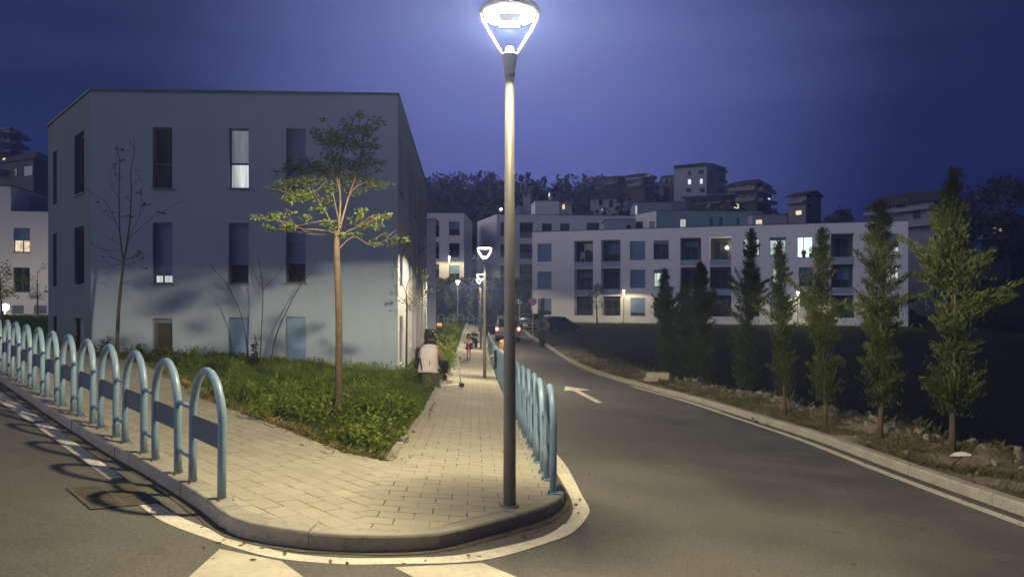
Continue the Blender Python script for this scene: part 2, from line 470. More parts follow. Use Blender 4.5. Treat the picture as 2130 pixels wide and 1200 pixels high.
# ------------------------------------------------------------------ kerbs: separate stones, 1 m long
def kerb(name, line, wdt, top, foot, m, round_=.022, gap=.007, stone=1.0, topfn=S):
    pts = resample(line, .25); per = int(stone/.25); bm = MB()
    ptsl = pts
    inn = offset(pts, wdt)
    prof = [(0, foot), (0, top-round_), (round_*.35, top-round_*.3), (round_, top), (wdt, top), (wdt, foot)]
    for s0 in range(0, len(pts)-1, per):
        idx = list(range(s0, min(s0+per, len(pts)-1)+1))
        if len(idx) < 2: continue
        rings = []; jz = random.uniform(-.004, .004); jo = random.uniform(-.005, .005)
        for k in idx:
            p = Vector(pts[k]); q = Vector(inn[k]); t = (q-p).normalized()
            if k in (idx[0], idx[-1]):
                o_ = Vector(pts[idx[1]])-p if k == idx[0] else Vector(pts[idx[-2]])-p
                p = p + o_.normalized()*gap*.5
            rings.append([(p[0]+t[0]*(a+jo), p[1]+t[1]*(a+jo), topfn(p[0], p[1])+z+jz) for a, z in prof])
        n = len(prof); i0 = len(bm.v)
        for r_ in rings: bm.v += r_
        for k in range(len(rings)-1):
            for j in range(n):
                a = i0+k*n+j; bq = i0+k*n+(j+1) % n; bm.f.append((a, a+n, bq+n, bq))
        bm.f.append(tuple(range(i0, i0+n))); e_ = i0+(len(rings)-1)*n; bm.f.append(tuple(reversed(range(e_, e_+n))))
    return tag(bm.build(name, m), kind='structure')
kerb('kerb', KERB, .165, .004, -.30, M_CONC)
kerb('kerb', list(reversed(offset(KR, -.02))), .17, .035, -.40, M_CONC)

# ------------------------------------------------------------------ paving
jp = G(752, 1090)
ji = min(range(len(KIN)), key=lambda i: (Vector(KIN[i])-Vector(jp)).length)
GLc = GL
sheet('pavement', KIN[:ji+1] + [GL[0]] + GL[1:], 0, paver_mat('paving_left', R(44)), xcuts=range(-70, -40, 6))
sheet('footpath', KIN[ji:] + list(reversed(PL)), .0, paver_mat('paving_path', R(-3), (.05, .03, 0)))
eb = MB(); strip(eb, PL, .11, .012)
ebm = MB()
pr = resample(PL, .5); pi = offset(pr, .10)
for i in range(len(pr)-1):
    q = [pr[i], pr[i+1], pi[i+1], pi[i]]
    a = Vector(q[0]); c_ = Vector(q[1]); g_ = (c_-a).normalized()*.004
    q = [a+g_, c_-g_, Vector(q[2])-g_, Vector(q[3])+g_]
    ebm.hexa([(p[0], p[1], S(p[0], p[1])-.1) for p in q], [(p[0], p[1], S(p[0], p[1])+.018) for p in q])
tag(ebm.build('path_edging', M_CONC), kind='structure')

# ------------------------------------------------------------------ lawn soil
LAWN = [(p[0], p[1]) for p in GL] + [(-60, 66), (-9, 66)] + list(reversed(offset(PL, .10)))[:-1]
sheet('lawn', LAWN, -.012, M_LAWNB, xcuts=range(-56, -40, 6))

# ------------------------------------------------------------------ road markings
mk = MB()
lo = [G(*p, ROAD) for p in ((291,1051),(338,1084),(440,1123),(560,1158),(700,1173),(826,1173),(1006,1165),(1150,1125),(1195,1104),(1222,1074),(1225,1056),(1210,1029),(1180,972),(1154,940))]
li = [G(*p, ROAD) for p in ((324,1046),(383,1079),(470,1112),(575,1145),(700,1160),(850,1160),(970,1152),(1120,1119),(1174,1089),(1190,1068),(1191,1052),(1184,1030),(1158,984),(1137,952))]
lo = catmull(lo, 8); li = catmull(li, 8)
e0 = Vector(lo[-1]); e1 = Vector(li[-1]); run = D2
for L in (3, 6, 10, 14, 18, 24, 30, 38): lo.append(tuple(e0+D2*L)); li.append(tuple(e1+D2*L))
zf = lambda p, o=.004: (p[0], p[1], S(p[0], p[1])+ROAD+o)
for i in range(len(lo)-1): mk.quad(zf(lo[i]), zf(lo[i+1]), zf(li[i+1]), zf(li[i]))
def dash(a0, a1, b0, b1):
    p = [G(*q, ROAD) for q in (a0, a1, b1, b0)]
    n = 4
    for k in range(n):
        u0, u1 = k/n, (k+1)/n
        A = lambda u: lerp(Vector(p[0]), Vector(p[1]), u); Bq = lambda u: lerp(Vector(p[3]), Vector(p[2]), u)
        mk.quad(zf(A(u0)), zf(A(u1)), zf(Bq(u1)), zf(Bq(u0)))
dash((66,880), (227,997), (98,878), (256,993))
dash((-150,738), (62,877), (-112,742), (94,875))
tag(mk.build('road_marking', M_PAINT), kind='structure')
mk = MB()
# right-hand edge line, following the kerb
rl = [p for p in KR if p[1] < G(1334, 806, ROAD)[1]+.2]
strip(mk, list(reversed(offset(rl, .10))), -.0, 0) if False else None
a_ = offset(rl, .20); b_ = offset(rl, .39)
for i in range(len(rl)-1): mk.quad(zf(a_[i]), zf(a_[i+1]), zf(b_[i+1]), zf(b_[i]))
rl2 = [p for p in KR if 20 < p[1] < 29]
a_ = offset(rl2, .12); b_ = offset(rl2, .24)
for i in range(len(rl2)-1): mk.quad(zf(a_[i]), zf(a_[i+1]), zf(b_[i+1]), zf(b_[i]))
tag(mk.build('road_marking', M_PAINT), kind='structure')
mk = MB()
for ps in (((457,1142),(585,1167),(631,1200),(760,1290),(300,1290),(393,1200)), ((820,1180),(1003,1171),(1075,1200),(1260,1275),(960,1275),(859,1200))):
    mk.poly([zf(G(*p, ROAD), .004) for p in ps])
tag(mk.build('crosswalk', M_ZEBRA), kind='structure')
mk = MB()
ar = [(1176,803),(1228,811),(1205,812.5),(1254,837.5),(1241,838),(1192,812.5),(1173,812.5)]
mk.poly([zf(G(*p, ROAD), .005) for p in reversed(ar)])
tag(mk.build('arrow_marking', M_PAINT), kind='structure')
# damp dirt in the gutter below the corner kerb
gm = MB(); gk = resample(KERB[28:-20], .3)
gw = [(.06+.07*abs(vnoise(p[0], p[1], 3))) for p in gk]
gq = offset(gk, -.005); go = [offset(gk, -w_)[i] for i, w_ in enumerate(gw)]
for i in range(len(gk)-1): gm.quad(zf(gq[i], .006), zf(go[i], .006), zf(go[i+1], .006), zf(gq[i+1], .006))
tag(gm.build('gutter_dirt', M_GUT, ), kind='stuff')
gm = MB(); gk = resample([p for p in KR if p[1] < 30], .3)
go = [offset(gk, .05+.10*abs(vnoise(p[0], p[1], 2.3)))[i] for i, p in enumerate(gk)]; gq = offset(gk, -.01)
for i in range(len(gk)-1): gm.quad(zf(gq[i], .007), zf(gq[i+1], .007), zf(go[i+1], .007), zf(go[i], .007))
tag(gm.build('gutter_dirt', M_GUT), kind='stuff')

# ------------------------------------------------------------------ storm drain at the left kerb
M_IRON = mat('cast_iron', (.13, .12, .095), (.10, .09, .07), 9, .75, .4, 60, metal=.15)
M_BLACK = mat('black_sheet', (.006, .006, .006), rough=.9)
dc = [G(*p, ROAD) for p in ((140,1020),(205,1062),(300,1043),(285,1004))]
gc = sum((Vector(p) for p in dc), Vector((0, 0)))/4
dr = thing('drain_grate', (gc[0], gc[1], S(*gc)+ROAD), 'rusty cast iron drain grate with slots set in the left road', 'drain grate', world=True)
dd = Vector(kl[4])-Vector(kl[2]); dd.normalize(); dn = Vector((-dd[1], dd[0]))
def dp(a, b_, z): q = gc + dd*a + dn*b_; return (q[0], q[1], S(q[0], q[1])+ROAD+z)
def bar(mb, a0, a1, b0, b1, z0, z1):
    mb.hexa([dp(a0, b0, z0), dp(a1, b0, z0), dp(a1, b1, z0), dp(a0, b1, z0)], [dp(a0, b0, z1), dp(a1, b0, z1), dp(a1, b1, z1), dp(a0, b1, z1)])
m1 = MB(); bar(m1, -.42, .42, -.27, .27, .002, .004); m1.build('pit_shade', M_BLACK, dr)  # thin black sheet on the road, drawn for the shade below the slots
m1 = MB()
for b0, b1 in ((-.27, -.235), (-.02, .02), (.235, .27)): bar(m1, -.42, .42, b0, b1, .003, .012)
for a0, a1 in ((-.42, -.385), (.385, .42)): bar(m1, a0, a1, -.27, .27, .003, .013)
m1.build('frame', M_IRON, dr)
m1 = MB()
for k in range(12):
    a = -.352+k*.064; bar(m1, a-.019, a+.019, -.24, .24, .003, .011)
m1.build('grille', M_IRON, dr)
# ------------------------------------------------------------------ street lamps
M_POLE = mat('lamp_paint', (.21, .195, .175), (.18, .17, .155), 4, .5, .15, 60)
M_ARM = mat('lamp_arm_metal', (.62, .60, .55), (.5, .49, .45), 6, .4, metal=.4)
M_LED = mat('led_glow', (1, .93, .66), (1, .93, .66), emit=13, ecol=(1, .90, .60))
M_LEDW = mat('led_glow_white', (1, .95, .8), (1, .95, .8), emit=26, ecol=(1, .95, .80))
M_GRAYL = mat('lamp_body', (.20, .185, .155), (.15, .14, .12), 6, .5)
M_GALV = mat('galvanised', (.36, .36, .36), (.27, .27, .28), 8, .5, metal=.5)
WARM = (1.0, .845, .50)
def street_light(name, power, col, radius=.10, half=85.5, wing=2.6):
    """downward LED optic: full cut-off just under the horizontal, most of the light thrown sideways"""
    l = bpy.data.lights.new(name, 'SPOT'); l.energy = power; l.color = col; l.shadow_soft_size = radius
    l.spot_size = R(2*half); l.spot_blend = .02
    l.use_nodes = True; nt = l.node_tree; em = nt.nodes['Emission']
    n = nt.nodes.new('ShaderNodeTexCoord'); s = nt.nodes.new('ShaderNodeSeparateXYZ'); nt.links.new(n.outputs['Normal'], s.inputs[0])
    a = mval(nt, 'ABSOLUTE', s.outputs[2])                     # cosine of the angle from straight down
    sh = mval(nt, 'POWER', mval(nt, 'SUBTRACT', 1.0, a), 4.0)
    k = mval(nt, 'MULTIPLY_ADD', sh, wing, .50)
    cut = mval(nt, 'MULTIPLY', ramp(nt, a, .062, .225), mval(nt, 'MULTIPLY_ADD', ramp(nt, a, 1.0, .945), .80, .20))
    nt.links.new(mval(nt, 'MULTIPLY', k, cut), em.inputs['Strength'])
    return l
def make_lamp(label, group):
    r = thing('street_lamp', (0, 0, 0), label, 'street lamp', group)
    MB().tube([(0, 0, .0), (0, 0, 1.2), (0, 0, 4.02)], [.060, .056, .042], 20).build('pole', M_POLE, r, True)
    MB().lathe([(.085, -.01), (.085, .012), (.064, .02), (.058, .02)], 20).build('base_collar', M_POLE, r, True)
    MB().lathe([(.044, 4.0), (.052, 4.01), (.052, 4.05), (.046, 4.06), (.05, 4.065), (.058, 4.1), (.075, 4.19), (.078, 4.205), (.07, 4.21)], 24).build('collar', M_POLE, r, True)
    MB().lathe([(.036, 4.2), (.036, 4.26), (.03, 4.27)], 16).build('glowing_sensor', M_LEDW, r, True)  # not a lamp: the stub's lit look is put in as glow
    for s in (-1, 1):
        MB().tube([(s*.062, 0, 4.19), (s*.10, 0, 4.25), (s*.262, 0, 4.53), (s*.272, 0, 4.60)], [.013, .014, .014, .012], 8).build('arm', M_ARM, r, True)
    h = MB().lathe([(.25, 4.585), (.282, 4.595), (.285, 4.615), (.27, 4.64), (.16, 4.67), (.05, 4.685)], 40).build('lamp_head', M_GRAYL, r, True)
    # LED optic round a dark square gear tray
    b = MB()
    for k in range(4):
        a = k*math.pi/2
        b.box((math.cos(a)*.172, math.sin(a)*.172, 4.566), (.115, .20, .034), a)
    for k in range(4):
        a = k*math.pi/2+math.pi/4
        b.box((math.cos(a)*.205, math.sin(a)*.205, 4.566), (.05, .07, .03), a)
    b.build('led_module', M_LED, h)
    MB().box((0, 0, 4.572), (.19, .19, .03)).build('gear_tray', M_GRAYL, h)
    return r
LAMPG = 'street lamps along the footpath'
lamp = make_lamp('tall grey lamp post with glowing V-armed head, nearest, on the pavement corner', LAMPG)
lp = [G(1060, 1053), G(1008, 785)]
lv = (Vector(lp[1])-Vector(lp[0])).normalized()
px5 = (952-CX)/F*74
spots = [(lp[0], 1.0, 5600, WARM, None), (lp[1], 1.0, 4600, (1, .84, .52), 'second lit lamp post along the footpath, partly beside the near pole'),
         (tuple(Vector(lp[0]) + lv*37.5), 1.0, 4800, (1, .86, .56), 'third lit lamp post along the footpath, before the parked motorcycle'),
         ((px5, 74.0), 1.0, 1700, (1, .88, .6), 'farthest lit lamp post, before the dark bank at the end of the footpath'),
         (tuple(Vector(lp[0]) + lv*55.5), 1.0, 3200, (1, .86, .56), 'fourth lit lamp post, just left of the third, at the end of the footpath')]
lamps = []
for i, (p, s, pw, colr, lab) in enumerate(spots):
    o = lamp if i == 0 else copy_tree(lamp)
    o.location = (p[0], p[1], S(*p)); lamps.append(o)
    if lab: o['label'] = lab
    if i == 0: o.rotation_euler.z = R(1)
for i, (p, s, pw, colr, lab) in enumerate(spots):
    o = lamps[i]
    l = bpy.data.objects.new('lamp_light', street_light('lamp_light', pw, colr, .13 if i == 0 else .10, wing=7.2 if i == 0 else (.3 if i == 1 else 1.6))); COL.objects.link(l)
    l.parent = o; l.location = (0, 0, 4.535)
# ------------------------------------------------------------------ hoop railings
M_HOOP = mat('railing_paint', (.205, .315, .435), (.18, .28, .395), 3, .33, .15, 25, c3=(.165, .25, .33), coat=.25)
M_PANEL = mat('backlit_panel', (.085, .115, .15), (.07, .10, .135), 3, .5, .15, 25)  # back-lit shade of the panels is put into their colour
M_RUST = mat('rusty_bolt', (.20, .12, .06), (.10, .07, .05), 20, .8, metal=.4)
HR, HT, HH = .35, .037, 1.10
hp = [(-HR, 0, .0), (-HR, 0, .3), (-HR, 0, HH-HR*1.25)]
for k in range(1, 13):
    a = math.pi - math.pi*k/12
    hp.append((HR*math.cos(a), 0, HH-HT-HR*1.25+HR*1.25*math.sin(a)+HT*0))
hp += [(HR, 0, .3), (HR, 0, 0)]
def hoop_parts():
    r = bpy.data.objects.new('hoop_proto', None)
    a = MB().tube(hp, HT, 12).build('hoop', M_HOOP, None, True)
    MB().box((0, 0, .53), (2*HR-.05, .012, .205)).build('panel', M_PANEL, a)
    for s in (-1, 1):
        b = MB().box((s*HR, 0, .008), (.16, .15, .012)).build('foot_plate', M_HOOP, a)
        for sx in (-1, 1):
            MB().lathe([(.013, 0), (.013, .018), (.007, .02), (.007, .034)], 6, (s*HR+sx*.062, -.052*sx, .012)).build('bolt', M_RUST, b)
    return a
hoop0 = hoop_parts()
stub0 = MB().tube([(0, 0, 0), (1, 0, 0)], .021, 10).build('connector', M_HOOP, None, True)
def rail(name, label, pts, zfn, first):
    """pts: hoop centres; neighbours are joined by two short tubes"""
    root = thing(name, (pts[0][0], pts[0][1], zfn(*pts[0])), label, 'railing')
    n = len(pts); ends = []
    for i, p in enumerate(pts):
        a = Vector(pts[max(0, i-1)]); b = Vector(pts[min(n-1, i+1)]); t = (b-a).normalized()
        global USED
        o = hoop0 if first and i == 0 else copy_tree(hoop0)
        o.parent = root; ang = math.atan2(t[1], t[0])
        slope = (zfn(p[0]+t[0]*.35, p[1]+t[1]*.35)-zfn(p[0]-t[0]*.35, p[1]-t[1]*.35))/.70
        M = Matrix.Translation((p[0]-pts[0][0], p[1]-pts[0][1], zfn(*p)-zfn(*pts[0]))) @ Matrix.Rotation(ang, 4, 'Z') @ Matrix.Rotation(R(random.uniform(-.8, .8)), 4, 'X')
        sh = Matrix.Identity(4); sh[2][0] = slope
        o.matrix_local = M @ Matrix.Rotation(-math.atan(slope), 4, 'Y')
        ends.append((Vector(p)-t*HR, Vector(p)+t*HR))
    for i in range(n-1):
        a = ends[i][1]; b = ends[i+1][0]
        for h in (.24, .70):
            A = Vector((a[0], a[1], zfn(*a)+h)); Bv = Vector((b[0], b[1], zfn(*b)+h)); dv = Bv-A
            o = stub0 if first and i == 0 and h == .24 else copy_tree(stub0)
            o.parent = root; o.location = A-Vector(root.location); o.rotation_euler = dv.to_track_quat('X', 'Z').to_euler(); o.scale = (dv.length, 1, 1)
    return root
def walk(line, start, step, n):
    """n points spaced by step along a polyline, from the point nearest start"""
    pts = resample(line, .05); i = min(range(len(pts)), key=lambda k: (Vector(pts[k])-Vector(start)).length)
    st = int(round(step/.05)); out = []
    for k in range(n):
        j = i + k*st
        if not 0 <= j < len(pts): break
        out.append(pts[j])
    return out
kinL = list(reversed(offset(KERB, .19)))
jl = G(425, 1022)
left_line = [jl] + [G(*p) for p in ((343,970),(272,929),(216,896),(171,869),(131,845),(94,825),(62,808))]
# straighten: least-squares line through the measured feet
A = np.array(left_line); c0 = A.mean(0); u, s_, vt = np.linalg.svd(A-c0); dl = Vector(vt[0]); dl = -dl if dl[0] > 0 else dl
st_ = Vector(c0) + dl*((Vector(jl)-Vector(c0)).dot(dl))
LH = [tuple(st_ + dl*(1.095*i)) for i in range(22)]
railing_l = rail('hoop_railing', 'blue hoop railing with panels coloured dark as back-lit on the kerb of the left road', LH, S, True)
r0 = Vector(G(1143.5, 1010)); RH = [tuple(r0 + D2*(1.07*i)) for i in range(34)]
rail('hoop_railing', 'light blue hoop railing between the footpath and the right road', RH, S, False)
FRP = [(-14.5+1.1*i, 79.0) for i in range(11)]
rail('hoop_railing', 'distant light blue hoop railing across the far end of the footpath', FRP, lambda x, y: T(x, y)+.02, False)
# ------------------------------------------------------------------ buildings
M_FRAME = mat('dark_window_frame', (.10, .115, .145), (.085, .10, .13), 3, .5)
M_FRAMEW = mat('pale_window_frame', (.42, .46, .55), (.36, .41, .5), 3, .5)
M_SILL = mat('stone_sill', (.17, .20, .26), (.14, .17, .22), 4, .7)
def glassmat():
    m, nt, p, o = nt_new('dark_glass'); v = tc(nt)
    c = mixc(nt, ramp(nt, noise(nt, v, 1.4, 3), .4, .62), (.018, .018, .019), (.050, .048, .046))
    nt.links.new(c, p.inputs['Base Color']); p.inputs['Roughness'].default_value = .12; p.inputs['Specular IOR Level'].default_value = .6
    return m
M_GLASS = glassmat()
def shuttermat(name, c1, c2, per=.052):
    m, nt, p, o = nt_new(name); v = tc(nt)
    s = nt.nodes.new('ShaderNodeSeparateXYZ'); nt.links.new(v, s.inputs[0])
    wv = mval(nt, 'PINGPONG', s.outputs[2], per/2)
    f = ramp(nt, noise(nt, v, 2.2, 4), .35, .65)
    c = mixc(nt, f, c1, c2); nt.links.new(c, p.inputs['Base Color'])
    p.inputs['Roughness'].default_value = .45; bump(nt, p, mval(nt, 'MULTIPLY', wv, 30), .8, .012)
    return m
M_SHUT = shuttermat('blue_roller_blind', (.14, .22, .39), (.125, .20, .36))
M_SHUTL = shuttermat('light_blue_roller_blind', (.20, .31, .52), (.18, .28, .48))
M_SHUTG = shuttermat('grey_roller_blind', (.20, .24, .30), (.17, .21, .27))
M_COPE = mat('dark_coping', (.085, .105, .12), (.07, .088, .10), 2, .6)
M_LITW = emis('lit_room_white', (.80, .90, .84), 1.0, True)
M_LITG = emis('lit_room_pale', (.62, .80, .70), .95)
M_LITY = emis('lit_room_yellow', (1.0, .80, .50), 1.15)
M_LITD = emis('lit_curtain_dim', (.30, .33, .40), .55, True, .45)
M_LITB = emis('lit_room_bright', (.80, 1.0, .90), 1.5, False, .7)
M_BROWN = mat('brown_curtain', (.075, .060, .052), (.05, .042, .038), 4, .9)
class Face:
    """a wall from A to B as one reads it left to right from outside"""
    def __init__(s, A, B):
        s.A = Vector(A); s.B = Vector(B); s.d = (s.B-s.A).normalized(); s.L = (s.B-s.A).length; s.n = Vector((s.d[1], -s.d[0]))
    def u(s, px):
        xn = (px-CX)/F; return (xn*s.A[1]-s.A[0])/(s.d[0]-xn*s.d[1])
    def z(s, py, u): return (HY-py)/F*(s.A[1]+u*s.d[1]) + CZ
    def rect(s, x0, y0, x1, y1):
        u0, u1 = s.u(x0), s.u(x1); um = .5*(u0+u1); return (u0, u1, s.z(y1, um), s.z(y0, um))
    def P(s, u, z, d=0.0): q = s.A+s.d*u+s.n*d; return (q[0], q[1], z)
    def box(s, mb, u0, u1, z0, z1, d0, d1):
        mb.hexa([s.P(u0, z0, d1), s.P(u1, z0, d1), s.P(u1, z0, d0), s.P(u0, z0, d0)], [s.P(u0, z1, d1), s.P(u1, z1, d1), s.P(u1, z1, d0), s.P(u0, z1, d0)])
    def wall(s, mb, z0, z1, holes=(), depth=.22, L=None, u_start=0.0):
        L = s.L if L is None else L
        us = sorted(set([u_start, L]+[h[0] for h in holes]+[h[1] for h in holes])); zs = sorted(set([z0, z1]+[h[2] for h in holes]+[h[3] for h in holes]))
        us = [x for x in us if u_start-1e-6 <= x <= L+1e-6]; zs = [x for x in zs if z0-1e-6 <= x <= z1+1e-6]
        for a, b in zip(us, us[1:]):
            for c, d in zip(zs, zs[1:]):
                um, zm = .5*(a+b), .5*(c+d)
                if any(h[0] < um < h[1] and h[2] < zm < h[3] for h in holes): continue
                mb.quad(s.P(a, c), s.P(b, c), s.P(b, d), s.P(a, d))
        for h in holes:
            a, b, c, d = h[:4]; q = -(h[4] if len(h) > 4 else depth)
            mb.quad(s.P(a, c), s.P(a, d), s.P(a, d, q), s.P(a, c, q)); mb.quad(s.P(b, d), s.P(b, c), s.P(b, c, q), s.P(b, d, q))
            mb.quad(s.P(a, d), s.P(b, d), s.P(b, d, q), s.P(a, d, q)); mb.quad(s.P(b, c), s.P(a, c), s.P(a, c, q), s.P(b, c, q))
    def window(s, root, r, depth=.22, pane=None, shut=0.0, sm=None, frame=None, bars=(), tr=(), sill=True, pane2=None, split=None, name='window', lab=None):
        """window set back in its opening: frame > pane, roller blind, sill"""
        u0, u1, z0, z1 = r[:4]; q = -depth; mb = MB(); t = min(.06, (u1-u0)*.07)
        s.box(mb, u0, u0+t, z0, z1, q-.03, q+.05); s.box(mb, u1-t, u1, z0, z1, q-.03, q+.05)
        s.box(mb, u0+t, u1-t, z0, z0+t, q-.03, q+.05); s.box(mb, u0+t, u1-t, z1-t, z1, q-.03, q+.05)
        for k in bars:
            x = lerp(u0, u1, k); s.box(mb, x-t*.55, x+t*.55, z0+t, z1-t, q-.02, q+.045)
        for k in tr:
            zz = lerp(z0, z1, k); s.box(mb, u0+t, u1-t, zz-t*.6, zz+t*.6, q-.02, q+.047)
        o = mb.build(name, frame or M_FRAME, root)
        if lab: o['label'] = lab
        zs = z1-(z1-z0)*shut
        if shut < .985:
            if split is not None:
                zz = lerp(z0, z1, split)
                p = MB(); p.quad(s.P(u0, z0, q), s.P(u1, z0, q), s.P(u1, zz, q), s.P(u0, zz, q)); p.build('pane', pane2, o)
                if zs > zz:
                    p = MB(); p.quad(s.P(u0, zz, q), s.P(u1, zz, q), s.P(u1, zs, q), s.P(u0, zs, q)); p.build('pane', pane or M_GLASS, o)
            else:
                p = MB(); p.quad(s.P(u0, z0, q), s.P(u1, z0, q), s.P(u1, zs, q), s.P(u0, zs, q)); p.build('pane', pane or M_GLASS, o)
        if shut > 0:
            p = MB(); s.box(p, u0+.01, u1-.01, zs+(t if shut > .98 else 0), z1-.005, q+.055, q+.075); p.build('roller_blind', sm or M_SHUT, o)
        if sill:
            p = MB(); s.box(p, u0-.05, u1+.05, z0-.045, z0-.003, -depth+.06, .05); p.build('sill', M_SILL, o)
        return o
def flat_roof(mb, pts, z):
    mb.poly([(p[0], p[1], z) for p in pts])
def coping(mb, face, z, h=.07, over=.05, t=.30, ext=.0):
    face.box(mb, -ext, face.L+ext, z, z+h, -t, over)

# ---- the near blue block
BT, BB = 6.41+CZ, -1.6+CZ-1.4
C0, C1, C2, C3, C4 = (-17.6, 27.0), (-13.2, 22.3), (-3.66, 22.8), (-5.02, 42.0), (-17.6, 41.2)
blk = thing('apartment_block', (-9, 30, S(-9, 23)), 'nearest three-storey apartment block, blue front with tall narrow windows', 'apartment block', world=True)
M_BLUE = plaster('blue_render', (.34, .415, .535), (.315, .39, .51))
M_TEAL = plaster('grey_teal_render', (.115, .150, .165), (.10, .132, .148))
M_WHITE = plaster('white_render', (.47, .47, .54), (.43, .43, .50))
f1 = Face(C1, C2)
W1 = {}
for c_, (xa, xb) in enumerate(((317.5,358.5),(475.5,517),(594.5,635.5))):
    for r_, (ya, yb) in enumerate((((265,392),(463,590),(662,764)), ((267,392),(463.5,590),(660.5,764)), ((268,393),(465,589),(659,764)))[c_]):
        W1[(c_, r_)] = f1.rect(xa, ya, xb, yb)
mb = MB(); f1.wall(mb, BB, BT, list(W1.values()), .20); mb.build('wall', M_BLUE, blk)['label'] = 'front wall in blue render'
D_ = .20
f1.window(blk, W1[0,0], D_, pane=M_GLASS, tr=(.40,), bars=(), split=.385, pane2=M_GLASS)
f1.window(blk, W1[1,0], D_, pane=M_LITD, split=.40, pane2=M_LITW, tr=(.42,), lab='window lit behind a pale curtain')
f1.window(blk, W1[2,0], D_, shut=1.0, lab='window with its blind fully down')
f1.window(blk, W1[0,1], D_, shut=.87, pane=M_LITW, bars=(.45,), lab='window with a thin lit gap under its blind')
f1.window(blk, W1[1,1], D_, shut=.69); f1.window(blk, W1[2,1], D_, shut=.67)
f1.window(blk, W1[0,2], D_, shut=.10, sm=M_SHUTG, pane=M_BROWN, sill=False, bars=(.12,), lab='ground floor window with a brown curtain')
f1.window(blk, W1[1,2], D_, shut=1.0, sm=M_SHUTL, sill=False); f1.window(blk, W1[2,2], D_, shut=1.0, sm=M_SHUTL, sill=False)
# dark strip of an open blind box, seen at the top of the first window
f0 = Face(C0, C1)
R0 = [f0.rect(155, 277, 175, 404), f0.rect(155, 472, 175, 592), f0.rect(155, 662, 175, 745), f0.rect(110.5, 315, 118, 425), f0.rect(110.5, 486, 118, 596), f0.rect(110.5, 657, 118, 745)]
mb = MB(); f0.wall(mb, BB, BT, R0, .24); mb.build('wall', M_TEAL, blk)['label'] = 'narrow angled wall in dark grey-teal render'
for k, r_ in enumerate(R0): f0.window(blk, r_, .24, shut=(0, .0, 1, 1, 1, 1)[k], sm=M_SHUTG if k != 3 else M_SHUT, sill=k in (0, 1), frame=M_FRAME)
f2 = Face(C2, C3)
u = f2.u
zr = [(f1.rect(475, 266, 517, 392)[2:]), (f1.rect(475, 463, 517, 590)[2:]), (f1.rect(475, 660, 517, 766)[2:])]
H2 = []; spec2 = []
for (xa, xb, kind) in ((831.5, 837.8, 'w'), (850.2, 856.6, 'tall'), (860.3, 865, 'w'), (869.5, 873.5, 'tall'), (876, 879.3, 'tall'), (883, 885.5, 'w')):
    if kind == 'tall':
        H2.append((u(xa), u(xb), BB+.9, zr[0][1]+.25, .75)); spec2.append('t')
    else:
        for z0, z1 in zr: H2.append((u(xa), u(xb), z0, z1, .22)); spec2.append('w')
mb = MB(); f2.wall(mb, BB, BT, H2, .22); 
f3 = Face(C3, C4); f3.wall(mb, BB, BT); f4 = Face(C4, C0); f4.wall(mb, BB, BT)
mb.build('wall', M_WHITE, blk)['label'] = 'side wall in white render'
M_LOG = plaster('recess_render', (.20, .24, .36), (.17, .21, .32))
k = 0
for h, sp in zip(H2, spec2):
    if sp == 'w':
        f2.window(blk, h, .22, shut=(0, 1, 1, .6)[k % 4], sill=True); k += 1
    else:
        lo_ = MB(); f2.box(lo_, h[0], h[1], h[2], h[3], -.80, -.752); 
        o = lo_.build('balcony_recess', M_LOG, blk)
        for z0, z1 in zr:
            f2.window(o, (h[0]+.15, h[1]-.15, z0-.3, z1), .70, shut=random.choice((0, 1, .5)), sill=False, name='balcony_door')
        for z0, _ in zr[:2]:
            q = MB(); f2.box(q, h[0]+.02, h[1]-.02, z0-.85, z0-.45, -.6, -.03); q.build('floor_slab', M_WHITE, o)
mb = MB()
flat_roof(mb, (C0, C1, C2, C3, C4), BT-.25); mb.build('roof', M_COPE, blk)
mb = MB()
for f_, e_ in ((f0, 0), (f1, .02), (f2, .02)): coping(mb, f_, BT+.0 if f_ is not f1 else BT+.002, ext=e_)
mb.build('parapet_coping', M_COPE, blk)
# drying rack outside an upper window of the side wall
q = MB()
ur = u(857.5)
for j in range(5): f2.box(q, ur, ur+1.6, zr[0][0]+.45+.004*j, zr[0][0]+.462+.004*j, .10+.13*j, .112+.13*j)
for e_ in (0, .8, 1.6): f2.box(q, ur+e_-.008, ur+e_+.008, zr[0][0]+.43, zr[0][0]+.447, -.02, .7)
tag(q.build('drying_rack', M_GALV), 'small wire drying rack jutting from an upper window of the blue block', 'drying rack')

# ---- next block behind it, and the one at the far end of the terrace
b2 = thing('apartment_block', (-11, 60, S(-11, 60)), 'pale apartment block wall just behind the blue block, lit at its foot', 'apartment block', world=True)
g1 = Face((-17, 59.3), (-6.42, 60)); g2 = Face((-6.42, 60), (-8.8, 78))
H = [g1.rect(760, ya, 800, ya+60) for ya in (480, 560, 630)]
mb = MB(); g1.wall(mb, S(-8, 60)-.6, 6.4+CZ, H); g2.wall(mb, S(-8, 60)-.6, 6.4+CZ); Face((-8.8, 78), (-19, 77)).wall(mb, S(-8, 60)-.6, 6.4+CZ); Face((-19, 77), (-17, 59.3)).wall(mb, S(-8, 60)-.6, 6.4+CZ)
mb.build('wall', M_WHITE, b2)
for r_ in H: g1.window(b2, r_, shut=.5)
mb = MB(); flat_roof(mb, ((-17, 59.3), (-6.42, 60), (-8.8, 78), (-19, 77)), 6.2+CZ); mb.build('roof', M_COPE, b2)
mb = MB(); coping(mb, g1, 6.4+CZ); coping(mb, g2, 6.403+CZ); mb.build('parapet_coping', M_COPE, b2)

